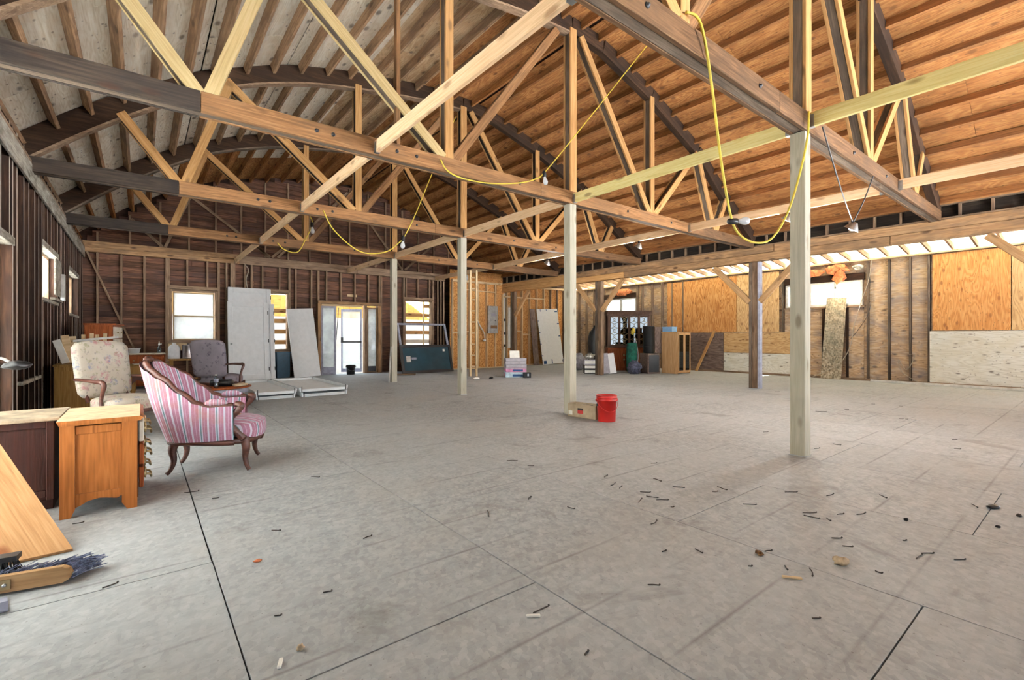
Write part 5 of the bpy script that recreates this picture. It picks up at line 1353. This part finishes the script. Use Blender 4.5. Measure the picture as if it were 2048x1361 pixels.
for k in range(4):
    w_ = (wC - 0.14) / 4; y = -(wC - 0.14) / 2 + w_ / 2 + k * w_
    d = link('glass_door', None, T, (0.12, y, 1.42))
    for a, b, c, e in ((-w_ / 2, -w_ / 2 + 0.045, -0.55, 0.55), (w_ / 2 - 0.045, w_ / 2, -0.55, 0.55)): link('door_stile', box_me(0.03, 0.045, 1.1, 'cab_dark', 0.004), d, (0, (a + b) / 2, 0))
    for zz in (-0.525, 0.525): link('door_rail', box_me(0.03, w_ - 0.09, 0.05, 'cab_dark', 0.004), d, (0, 0, zz))
    link('door_pane', box_me(0.005, w_ - 0.08, 1.02, 'pane_dark', 0.001), d, (-0.005, 0, 0))
    mb = MB()
    for q in range(5):
        z0 = -0.5 + 0.2 * q; hw = (w_ - 0.09) / 2
        mb.tube([(0.008, -hw, z0), (0.008, 0, z0 + 0.05), (0.008, hw * 0.2, z0 + 0.1), (0.008, 0, z0 + 0.15), (0.008, -hw, z0 + 0.2)], 0.008, 5, sub=3)
        mb.tube([(0.008, hw, z0), (0.008, 0, z0 + 0.05), (0.008, -hw * 0.2, z0 + 0.1), (0.008, 0, z0 + 0.15), (0.008, hw, z0 + 0.2)], 0.008, 5, sub=3)
    mb.build('lattice', 'old_brass', d)
mb = MB(); mb.prism([(-0.27, 1.98), (0.15, 1.98), (0.17, 2.04), (0.24, 2.12), (0.24, 2.14), (-0.27, 2.14)], 'y', -wC / 2 - 0.02, wC / 2 + 0.02); mb.build('cornice', 'cab_dark', T)
# green golf bag style carrier, dark sacks, brown cupboard, black bin, grey panels, blue box
T = thing('green_carrier', 'dark green cloth carrier leaning in front of the china cabinet', 'bag', (13.03, 10.02, 0), 0.6); T.rotation_euler = (0.0, 0.16, 0.6)
mb = MB(); mb.lathe([(0.13, 0.02), (0.17, 0.1), (0.19, 0.6), (0.17, 0.98), (0.15, 1.0)], 16); mb.build('carrier_body', 'green_cloth', T)
mb = MB(); mb.tube([(0.02, -0.17, 0.2), (0.03, -0.21, 0.6), (0.05, -0.14, 1.05), (0.08, -0.05, 1.35)], 0.014, 6, sub=4); mb.build('carry_strap', 'steel', T)
mb = MB(); lump(mb, (0.06, -0.03, 1.42), (0.09, 0.07, 0.11), 6, 0.4); mb.build('orange_head', 'cord', T)
mb = MB(); lump(mb, (0, 0, 0.2), (0.22, 0.22, 0.22), 41, 0.35, 20, 11, 0, 0.0); tagit(mb.build('dark_sack', 'sack', None, (12.62, 9.60, 0)), 'dark blue-grey sack slumped below the green carrier', 'sack')
T = thing('low_carton', 'low white carton on the floor before the china cabinet', 'carton', (12.3, 10.42, 0), -0.6); link('carton_body', box_me(0.42, 0.28, 0.22, 'blue_print', 0.006), T, (0, 0, 0.11)); link('carton_tape', box_me(0.43, 0.05, 0.005, 'lavender', 0.001), T, (0, 0, 0.222))
T = thing('brown_cupboard', 'low plain brown cupboard supporting the black bin', 'cupboard', (13.30, 9.50, 0), math.radians(-25))
link('cupboard_body', box_me(0.42, 0.56, 0.66, 'ply_dark', 0.006), T, (0, 0, 0.33)); link('cupboard_door', box_me(0.014, 0.5, 0.6, 'ply_dark', 0.003), T, (-0.217, 0, 0.33)); link('opening_shade_sheet', box_me(0.36, 0.01, 0.56, 'black', 0.002), T, (0, -0.285, 0.33))  # black sheet stands in for the shade inside the open side
T = thing('black_bin', 'tall shiny black bin standing on the brown cupboard', 'bin', (13.30, 9.54, 0.662)); mb = MB(); mb.lathe([(0.16, 0), (0.17, 0.02), (0.18, 0.86), (0.19, 0.87), (0.19, 0.90), (0.165, 0.90), (0.15, 0.05), (0.002, 0.05)], 22); mb.build('bin_body', 'black', T); mb = MB(); mb.lathe([(0.172, 0.2), (0.178, 0.21), (0.178, 0.22), (0.172, 0.23)], 22); mb.build('bin_band', 'dark_metal', T)
tagit(beam('grey_panel', (13.58, 9.36, 0.66), (13.62, 9.40, 1.54), 0.24, 0.03, 'ply_dark', None, (0.5, 1, 0)), 'grey brown panel standing between the black bin and the oak cabinet', 'panel')
M['sky_blue'] = plain('light_blue_box', (136, 176, 214), 0.6, amt=0.03)
M['oak'] = wood('limed_oak', (150, 112, 74), (182, 144, 102), (204, 170, 130), knots=0.1, vary=0.03, axis='z')
T = thing('oak_cabinet', 'limed oak cabinet with two glazed doors turned toward the wall', 'cabinet', (14.02, 8.98, 0), math.radians(-90))
# local: side panel toward -Y... front faces +X
for s in (-1, 1): link('side_panel', box_me(0.60, 0.025, 1.34, 'oak', 0.004), T, (0, s * 0.36, 0.67))
link('top_panel', box_me(0.62, 0.76, 0.03, 'oak', 0.004), T, (0, 0, 1.355)); link('bottom_panel', box_me(0.60, 0.70, 0.05, 'oak', 0.004), T, (0, 0, 0.05)); link('back_panel', box_me(0.015, 0.70, 1.28, 'oak', 0.002), T, (-0.29, 0, 0.68))
for zz in (0.36, 0.68, 1.0): link('shelf', box_me(0.54, 0.69, 0.02, 'oak', 0.002), T, (-0.01, 0, zz))
for s in (-1, 1):
    d = link('glazed_door', None, T, (0.31, s * 0.18, 0.69))
    for yy in (-0.15, 0.15): link('door_stile', box_me(0.025, 0.05, 1.26, 'oak', 0.003), d, (0, yy, 0))
    for zz in (-0.61, 0.61): link('door_rail', box_me(0.025, 0.25, 0.05, 'oak', 0.003), d, (0, 0, zz))
    link('door_pane', box_me(0.005, 0.26, 1.18, 'pane_dark', 0.001), d, (0, 0, 0))
T = thing('blue_carton', 'light blue box lying on top of the oak cabinet', 'box', (13.88, 9.12, 1.371), math.radians(-90)); link('box_body', box_me(0.36, 0.30, 0.15, 'sky_blue', 0.006), T, (0, 0, 0.076)); link('box_lid', box_me(0.37, 0.31, 0.03, 'sky_blue', 0.004), T, (0, 0, 0.155))
tagit(beam('leaning_stud', (15.38, 9.05, 0.0), (15.62, 8.50, 1.42), 0.04, 0.09, 'web', None, (0, 1, 0)), 'single pale stud leaning against the dark lower panel', 'stud')
# leaning strand board, lit bulb, insulation, wires
o = beam('strand_board_sheet', (15.46, 4.95, 0.0), (15.655, 4.86, 2.32), 0.018, 0.50, 'osb_grey', None, (0, 1, 0), 0.002); tagit(o, 'tall mouldy strand board sheet leaning below the lit bulb', 'board')
T = thing('insulation_tuft', 'orange insulation hanging from the aisle wall above the window', 'insulation', (15.60, 4.85, 2.72))
mb = MB(); lump(mb, (0, 0.0, 0.40), (0.08, 0.27, 0.14), 51, 0.5, 18, 11); mb.build('upper_tuft', 'insul', T)
mb = MB(); lump(mb, (-0.02, -0.08, 0.22), (0.08, 0.15, 0.20), 52, 0.6, 16, 11); mb.build('drooping_tuft', 'insul', T)
mb = MB(); lump(mb, (0.03, 0.6, 0.36), (0.05, 0.28, 0.10), 53, 0.6, 16, 9); tagit(mb.build('insulation_scrap', 'insul', None, (15.62, 4.85, 2.72)), 'ragged insulation between the window head and plate, nearer the braced post', 'insulation')
mb = MB(); lump(mb, (0.0, -0.50, 0.42), (0.03, 0.13, 0.07), 54, 0.6, 16, 9); tagit(mb.build('foil_scrap', 'foil', None, (15.62, 4.85, 2.72)), 'crinkled foil backing hanging beside the orange insulation', 'foil')
mb = MB(); lump(mb, (0.0, 0.0, 0.1), (0.03, 0.45, 0.13), 55, 0.6, 18, 9); tagit(mb.build('insulation_scrap', 'insul', None, (15.645, 12.5, 2.95)), 'ragged insulation over the window behind the china cabinet', 'insulation')
T = thing('lit_bulb', 'bare lit bulb glowing above the strand board sheet', 'light bulb', (15.34, 4.80, 2.46))
mb = MB(); mb.lathe([(0.004, 0), (0.02, 0.005), (0.033, 0.03), (0.028, 0.055), (0.014, 0.08)], 14); mb.build('bulb_glass', 'bulb_on', T)
mb = MB(); mb.lathe([(0.016, 0.078), (0.02, 0.085), (0.02, 0.13), (0.008, 0.15)], 12); mb.build('bulb_socket', 'black', T)
mb = MB(); mb.tube([(0, 0, 0.14), (-0.03, 0, 0.5), (0.0, 0, 1.09)], 0.005, 5, sub=4); mb.build('bulb_wire', 'cord_black', T)
pl = bpy.data.lights.new('bulb_light', 'POINT'); pl.energy = 25; pl.color = (1.0, 0.80, 0.55); pl.shadow_soft_size = 0.04
po = link('bulb_light', pl, T, (-0.05, 0, 0.03))
def cable(pts, r, mt, label, cat='cable', name='loose_cable'):
    mb = MB(); mb.tube(pts, r, 6, sub=6); return tagit(mb.build(name, mt), label, cat)
cable([(15.60, 4.02, 3.28), (15.58, 4.10, 2.7), (15.60, 4.28, 2.1), (15.56, 4.42, 1.5), (15.52, 4.48, 1.0), (15.46, 4.66, 0.55), (15.36, 5.0, 0.25), (15.32, 5.38, 0.03)], 0.010, 'cord_white', 'pale cable hanging down the weathered wall beside the strand board')
cable([(15.62, 4.08, 2.9), (15.62, 4.05, 2.5), (15.61, 4.08, 1.9), (15.60, 4.3, 1.45), (15.58, 4.5, 1.15)], 0.006, 'cord_black', 'thin dark cable on the stud beside the pale hanging cable')
cable([(15.67, 3.25, 0.75), (15.62, 3.12, 0.72), (15.60, 3.28, 0.35), (15.60, 3.45, 0.62), (15.60, 3.38, 0.30), (15.60, 3.14, 0.10), (15.58, 2.98, 0.03)], 0.007, 'cord_white', 'coil of pale wire at the foot of a bare stud')
mb = MB(); lump(mb, (0, 0, 0.04), (0.10, 0.16, 0.05), 61, 0.6, 18, 9, 0, 0.0); tagit(mb.build('rubble', 'insul', None, (15.42, 5.80, 0)), 'pinkish scraps heaped on the floor beside the mouldy sheet', 'rubble')
for k, (x, z0, mt, lb) in enumerate(((15.30, 0.0, 'white_frame', 'long pale strip lying on the floor along the whitish panels, farther from the wall'), (15.45, 0.0, 'stud_grey', 'long brown strip lying on the floor along the whitish panels, closer to the wall'))):
    tagit(beam('timber_strip', (x, -0.6 - 0.1 * k, 0.03), (x + 0.12, 4.0 - 1.3 * k, 0.03), 0.07, 0.055, mt), lb, 'wood strip')

# ================================================================== LEFT FOREGROUND
A_ = Vector((-0.30, 3.60, 0.0)); B_2 = Vector((-0.60, 3.576, 0.0)); e_ = Vector((-0.41, 0.73, 0.54)) * 1.06; nrm = e_.cross(B_2 - A_).normalized() * 0.022
if nrm.z < 0: nrm = -nrm
mb = MB(); q = [A_, B_2, B_2 + e_, A_ + e_]; q = [p - A_ for p in q]; mb.add([tuple(p) for p in q] + [tuple(p + nrm) for p in q], [(0, 1, 2, 3), (4, 7, 6, 5), (0, 4, 5, 1), (1, 5, 6, 2), (2, 6, 7, 3), (3, 7, 4, 0)])
me_ = mb.me('board_pine'); R_ = Vector((1, 0, 0)).rotation_difference(e_.normalized()).to_matrix(); me_.transform(R_.inverted().to_4x4())
o = link('pine_board', me_, None, tuple(A_)); o.rotation_euler = R_.to_euler(); tagit(o, 'wide knotty pine board leaning at a slant beside the dresser', 'board')
# push brush with wooden block
M['bristle'] = plain('blue_grey_bristle', (84, 90, 112), 0.8, amt=0.25, scale=40)
M['brush_block'] = wood('worn_brush_block', (110, 84, 56), (138, 108, 76), (158, 130, 98), knots=0, vary=0.02)
T = thing('push_brush', 'worn wooden push brush with blue-grey bristles lying on its side', 'brush', (-0.42, 3.18, 0), math.radians(-12))
mb = MB(); pts = [(-0.22, 0.015), (0.13, 0.015), (0.155, 0.028), (0.165, 0.055), (0.155, 0.08), (0.13, 0.092), (-0.22, 0.092)]
mb.prism(pts, 'y', -0.03, 0.0); mb.build('brush_block', 'brush_block', T)
mb = MB(); rr = random.Random(4)
for k in range(420):
    x = rr.uniform(-0.2, 0.16); z = rr.uniform(0.02, 0.088); fan = (x + 0.02) * 0.35
    L = 0.12 + rr.uniform(-0.02, 0.02)
    p0 = (x, 0.0, z); p1 = (x + fan * 0.5 + rr.uniform(-0.008, 0.008), L * 0.55, max(0.006, z * 0.95)); p2 = (x + fan + 0.03 + rr.uniform(-0.02, 0.02), L, max(0.005, z * 0.8 + rr.uniform(-0.02, 0.02)))
    mb.tube([p0, p1, p2], 0.0022, 3, caps=False)
o = mb.build('bristles', 'bristle', T); o['kind'] = 'stuff'
mb = MB(); mb.box(-0.24, -0.05, -0.036, -0.030, 0.03, 0.075); mb.build('handle_bracket', 'old_brass', T)
mb = MB(); mb.lathe([(0.008, 0), (0.008, 0.008)], 8); mb.build('bracket_screw', 'steel', T, (-0.07, -0.036, 0.053), (PI / 2, 0, 0))
T = thing('dustpan', 'blue-grey metal dustpan lying under the push brush', 'dustpan', (-0.60, 3.05, 0), math.radians(10))
mb = MB(); mb.box(-0.2, 0.13, -0.10, 0.06, 0.004, 0.010); mb.build('pan_plate', 'lavender', T); mb = MB(); mb.prism([(-0.10, 0.004), (-0.10, 0.05), (-0.095, 0.05), (-0.095, 0.004)], 'x', -0.2, 0.13); mb.build('pan_lip', 'lavender', T)
T = thing('blue_roll', 'blue plastic roll behind the push brush', 'roll', (-0.86, 3.28, 0.05), math.radians(-10)); mb = MB(); mb.lathe([(0.05, -0.12), (0.05, 0.12)], 16, m=Matrix.Rotation(PI / 2, 4, 'Y')); mb.build('roll_body', 'navy', T); mb = MB(); mb.lathe([(0.052, 0.105), (0.052, 0.118)], 16, m=Matrix.Rotation(PI / 2, 4, 'Y')); mb.build('roll_band', 'steel', T)
T = thing('second_brush', 'dark bristled brush head behind the wooden push brush', 'brush', (-0.60, 3.42, 0), math.radians(-8)); mb = MB(); mb.box(-0.17, 0.12, -0.035, 0.03, 0.085, 0.11); mb.build('brush_back', 'dark_metal', T); mb = MB()
for k in range(260):
    x = rr.uniform(-0.16, 0.11); y = rr.uniform(-0.03, 0.025)
    mb.tube([(x, y, 0.09), (x + rr.uniform(-.01, .02), y * 1.4, 0.045), (x + rr.uniform(-.02, .04), y * 1.9, 0.004)], 0.0025, 3, caps=False)
o = mb.build('bristles', 'black', T); o['kind'] = 'stuff'
# black golf-club-like tool head by the left window
T = thing('black_tool_head', 'glossy black curved tool head on a pale shaft by the wide window', 'tool', (-0.74, 5.02, 0.66))
mb = MB(); lump(mb, (0.02, 0.0, 0.33), (0.08, 0.05, 0.032), 12, 0.25, 18, 11); mb.build('tool_head', 'black', T)
mb = MB(); mb.tube([(-0.30, -0.1, 0.0), (-0.16, -0.05, 0.24), (-0.08, -0.02, 0.38), (-0.02, 0.0, 0.355)], 0.010, 6, sub=4); mb.build('tool_shaft', 'white_frame', T)
# grey sheet over the second left window
T = thing('hanging_board', 'grey board hanging across the small window between the dark studs', 'board', (-1.05, 10.45, 1.77)); link('board_face', box_me(0.02, 0.62, 0.58, 'plate_grey', 0.003), T, (0, 0, 0.38)); link('board_edge', box_me(0.05, 0.12, 0.44, 'white_frame', 0.003), T, (0.03, 0.36, 0.25)); link('mount_rail', box_me(0.06, 0.9, 0.04, 'plate_grey', 0.003), T, (-0.01, 0, 0.02))

# ================================================================== STRING LIGHTS AND CLAMP LAMPS
def bulb_unit(T, p, d, s=1.0, scale=1.0):
    """black socket and frosted bulb at world point p pointing along d"""
    q = Vector(d).to_track_quat('Z', 'Y').to_matrix().to_4x4(); q.translation = Vector(p) - off(T)
    mb = MB(); mb.lathe([(0.016, -0.045), (0.024, -0.03), (0.026, 0.02), (0.022, 0.035)], 12, m=q @ Matrix.Scale(scale, 4)); mb.build('lamp_socket', 'black', T)
    mb = MB(); mb.lathe([(0.014, 0.03), (0.018, 0.05), (0.03, 0.085), (0.032, 0.105), (0.024, 0.128), (0.004, 0.138)], 16, m=q @ Matrix.Scale(scale, 4)); mb.build('lamp_bulb', 'bulb_off', T)
def cord_light(label, pts, bulb_p=None, bulb_d=None, r=0.009, scale=1.0):
    T = thing('string_light', label, 'string light', pts[0], 0, 'yellow work light cords')
    mb = MB(); mb.tube([tuple(Vector(p) - off(T)) for p in pts], r, 6, sub=7); mb.build('yellow_cord', 'cord', T)
    if bulb_p is not None: bulb_unit(T, bulb_p, bulb_d, scale=scale)
    return T

# lamps: yellow cords with unlit bulbs
cord_light('yellow cord and white bulb looping down from a truss to the tall post', [(3.03, 1.86, 3.50), (3.17, 1.83, 3.46), (3.41, 1.88, 3.13), (3.72, 1.97, 2.65), (3.97, 2.02, 2.26), (4.14, 2.03, 2.11), (4.35, 1.98, 2.05), (4.58, 1.93, 2.12), (4.80, 1.88, 2.40), (5.0, 1.85, 2.82), (5.11, 1.83, 3.17), (5.16, 1.84, 3.42)], (4.02, 2.02, 2.20), (0.786, -0.618, 0.03), 0.010, 1.05)
cord_light('yellow cord with a bulb running up to the roof from the red bucket truss', [(2.92, 5.14, 3.40), (3.0, 5.12, 3.28), (3.2, 5.10, 3.22), (3.6, 5.08, 3.23), (4.07, 5.06, 3.32), (4.39, 5.04, 3.44), (4.60, 5.02, 3.62), (5.36, 4.90, 4.54), (5.95, 4.72, 5.32), (6.41, 4.58, 5.93)], (4.54, 5.02, 3.53), (0.1, -0.1, -1), 0.009, 1.1)
cord_light('yellow cord with a bulb sagging below the truss beyond the red bucket', [(2.44, 8.30, 3.36), (2.62, 8.27, 3.03), (3.06, 8.25, 2.72), (3.52, 8.25, 2.76), (3.80, 8.25, 2.97), (3.92, 8.25, 3.12), (4.13, 8.25, 3.54), (4.43, 8.25, 4.26), (5.05, 8.28, 5.70)], (3.88, 8.25, 3.05), (-0.1, -0.1, -1), 0.010, 1.35)
cord_light('short yellow cord with a bulb under the truss beside the gable', [(2.43, 11.70, 3.34), (2.58, 11.66, 3.19), (2.85, 11.65, 3.17), (3.03, 11.65, 3.5), (3.18, 11.66, 3.86), (3.14, 11.70, 4.05)], (3.17, 11.65, 3.84), (0.05, -0.1, -1), 0.011, 1.5)
cable([(2.30, 15.28, 3.30), (2.42, 15.28, 3.12), (2.36, 15.28, 2.85), (2.40, 15.28, 2.55)], 0.012, 'cord_white', 'pale wire dangling from the far wall plate')
# clamp work lamps, their light added to brighten the far floor
def clamp_lamp(p, label, hang=None, lit=True):
    T = thing('clamp_lamp', label, 'work lamp', p, 0, 'clamp work lamps')
    mb = MB(); mb.lathe([(0.02, 0.06), (0.03, 0.05), (0.045, 0.03), (0.085, -0.03), (0.088, -0.035), (0.08, -0.033), (0.03, 0.03)], 18, m=Matrix.Rotation(0.6, 4, 'X')); mb.build('reflector', 'steel', T)
    mb = MB(); mb.lathe([(0.02, 0.0), (0.034, -0.02), (0.03, -0.04), (0.005, -0.05)], 12, m=Matrix.Rotation(0.6, 4, 'X')); mb.build('lamp_bulb', 'lamp_on' if lit else 'bulb_off', T)
    if lit:
        pl = bpy.data.lights.new('work_lamp_fill', 'POINT'); pl.energy = 70; pl.color = (1.0, 0.96, 0.90); pl.shadow_soft_size = 0.06
        link('work_lamp_fill', pl, T, (0, -0.03, -0.13))
    if hang:
        for h in hang:
            mb = MB(); mb.tube([(0, 0, 0.05), tuple((Vector(h) - Vector(p)) * 0.5 + Vector((0, 0, -0.02))), tuple(Vector(h) - Vector(p))], 0.008, 5, sub=4); mb.build('lamp_cord', 'cord_black', T)
    else:
        mb = MB(); mb.box(-0.012, 0.012, -0.02, 0.02, 0.04, 0.10); mb.build('spring_clamp', 'dark_metal', T)
clamp_lamp((7.0, 2.0, 2.58), 'clamp lamp slung on two black cords below the corded-post truss', ((5.40, 1.80, 3.32), (7.45, 1.88, 3.36)))
clamp_lamp((8.5, 3.35, 3.19), 'clamp lamp on the joist partly behind the corded tall post')
clamp_lamp((8.5, 6.34, 3.18), 'clamp lamp on the joist over the braced grey aisle post')
clamp_lamp((8.5, 9.27, 3.18), 'clamp lamp on the joist above the white sheet board')

# ================================================================== LITTER ON THE FLOOR
NAILS = [(2.782, 3.616, 2.86, 3.554), (2.834, 3.364, 2.873, 3.324), (3.112, 2.677, 3.171, 2.695), (2.971, 2.492, 3.051, 2.513), (2.972, 2.405, 3.032, 2.427), (3.031, 2.251, 3.086, 2.197), (3.8, 2.7, 3.851, 2.669), (3.409, 2.398, 3.392, 2.309), (3.339, 2.167, 3.39, 2.094), (3.625, 1.949, 3.601, 1.858), (3.481, 1.912, 3.513, 1.887), (2.988, 2.164, 3.027, 2.087), (2.976, 2.066, 3.045, 2.012), (2.827, 2.113, 2.914, 2.149), (2.932, 1.919, 2.951, 1.905), (2.362, 2.372, 2.375, 2.312), (2.242, 2.655, 2.291, 2.688), (2.563, 1.821, 2.641, 1.831), (2.282, 1.548, 2.312, 1.542), (2.459, 1.453, 2.443, 1.399), (2.74, 1.197, 2.778, 1.176), (2.496, 1.173, 2.508, 1.16), (2.649, 1.056, 2.609, 1.027), (2.72, 0.966, 2.641, 0.924), (1.337, 1.55, 1.427, 1.549), (1.925, 1.385, 1.965, 1.346), (2.246, 0.787, 2.271, 0.766), (1.313, 1.225, 1.339, 1.231), (0.637, 3.216, 0.677, 3.176), (1.038, 2.744, 1.091, 2.754), (1.879, 2.662, 1.823, 2.57), (2.248, 2.66, 2.295, 2.684), (1.148, 4.249, 1.199, 4.182), (0.414, 4.121, 0.456, 4.114), (0.45, 2.222, 0.474, 2.208), (0.67, 2.283, 0.706, 2.271), (3.906, 1.558, 3.982, 1.499), (3.391, 1.631, 3.452, 1.566), (3.546, 1.302, 3.621, 1.243), (3.499, 1.277, 3.516, 1.189), (3.565, 1.165, 3.529, 1.129), (3.692, 1.144, 3.739, 1.12), (3.795, 1.062, 3.881, 1.036), (3.234, 1.03, 3.282, 0.992), (3.161, 0.952, 3.193, 0.912), (3.392, 0.65, 3.447, 0.608), (3.29, 0.651, 3.38, 0.643), (3.438, 0.522, 3.485, 0.485), (4.677, 0.62, 4.611, 0.579), (4.408, 1.088, 4.358, 1.032), (4.062, 1.327, 4.154, 1.31), (3.523, 0.759, 3.54, 0.745), (2.955, 0.747, 2.951, 0.717), (10.942, 4.569, 11.023, 4.505), (9.163, 2.74, 9.172, 2.677), (8.739, 1.923, 8.763, 1.881), (8.762, 1.858, 8.777, 1.831), (8.75, 1.788, 8.777, 1.741), (5.683, 1.972, 5.752, 1.945), (6.096, 1.928, 6.087, 1.849), (10.319, 2.275, 10.339, 2.233), (10.272, 2.653, 10.274, 2.605), (8.553, 2.949, 8.645, 2.828), (6.155, 2.705, 6.228, 2.681), (7.453, 1.148, 7.496, 1.114), (6.87, 1.045, 6.891, 0.995), (0.261, 4.403, 0.352, 4.392), (-0.344, 4.111, -0.291, 4.11), (-0.145, 2.975, -0.089, 2.996), (0.636, 3.216, 0.676, 3.185)]
rn = random.Random(2)
M['rust'] = plain('dull_rusty_steel', (62, 56, 52), 0.7)
M['offcut_wood'] = plain('weathered_offcut', (176, 156, 130), 0.9, amt=0.1, scale=30)
for k, (x0, y0, x1, y1) in enumerate(NAILS):
    mx, my = (x0 + x1) / 2, (y0 + y1) / 2; L = math.hypot(x1 - x0, y1 - y0); s = min(1.0, 0.16 / max(L, 0.01)); s = max(s, min(1.0, 0.05 / max(L, 0.01)))
    hx, hy = (x1 - x0) / 2 * s, (y1 - y0) / 2 * s; bx, by = -hy * rn.uniform(-0.3, 0.3), hx * rn.uniform(-0.3, 0.3); r = 0.003
    T = thing('bent_nail', 'bent dark nail lying loose on the grey subfloor', 'nail', (mx, my, 0), 0, 'loose nails on the floor')
    mb = MB(); mb.tube([(-hx, -hy, r), (bx, by, r), (hx, hy, r)], r, 5, sub=3); mb.build('shank', 'rust', T)
    mb = MB(); lump(mb, (hx, hy, 0.006), (0.005, 0.005, 0.004), k, 0.2, 6, 5); mb.build('head', 'rust', T)
def scrap(x, y, r, mt, label, seed, cat='scrap', name='scrap'):
    mb = MB(); lump(mb, (0, 0, r[2] * 0.8), r, seed, 0.45, 12, 7, 0, 0.0); tagit(mb.build(name, mt, None, (x, y, 0), (0, 0, seed * 0.7)), label, cat)
scrap(2.90, 0.88, (0.035, 0.028, 0.022), 'offcut_wood', 'chunky pale wood offcut on a floor seam', 3, 'wood chip', 'wood_chunk')
scrap(4.70, 0.51, (0.055, 0.03, 0.012), 'dark_metal', 'flat dark metal bracket lying on the floor', 4, 'bracket', 'metal_bracket')
scrap(3.93, 0.83, (0.015, 0.013, 0.010), 'cord_black', 'dark clod on the floor between nails and bracket', 5, 'clod', 'dirt_clod')
scrap(4.61, 0.38, (0.015, 0.013, 0.010), 'cord_black', 'dark clod beside the metal bracket', 6, 'clod', 'dirt_clod')
scrap(4.24, 0.44, (0.014, 0.012, 0.008), 'cord_black', 'small dark clod where two floor seams meet', 7, 'clod', 'dirt_clod')
for k, (x, y, a, L, lb) in enumerate(((2.54, 0.98, -0.9, 0.09, 'slim pale stick near the wood offcut'), (1.32, 1.53, -0.6, 0.06, 'white splinter touching a bent nail'), (0.40, 1.88, 1.2, 0.05, 'white sliver beside the long floor seam'))):
    tagit(beam('wood_splinter', (x - L / 2 * math.cos(a), y - L / 2 * math.sin(a), 0.006), (x + L / 2 * math.cos(a), y + L / 2 * math.sin(a), 0.006), 0.014, 0.010, 'stud_pale' if k == 0 else 'paper'), lb, 'splinter')
scrap(0.48, 1.92, (0.014, 0.012, 0.012), 'offcut_wood', 'small tan crumb on the floor in the open', 8, 'crumb', 'wood_crumb')
scrap(0.49, 2.82, (0.022, 0.014, 0.006), 'insul', 'small orange crumb on the floor in the open', 9, 'crumb', 'orange_crumb')
scrap(2.68, 1.20, (0.03, 0.02, 0.010), 'truss', 'curled brown leaf beside a bent nail', 10, 'leaf', 'dry_leaf')
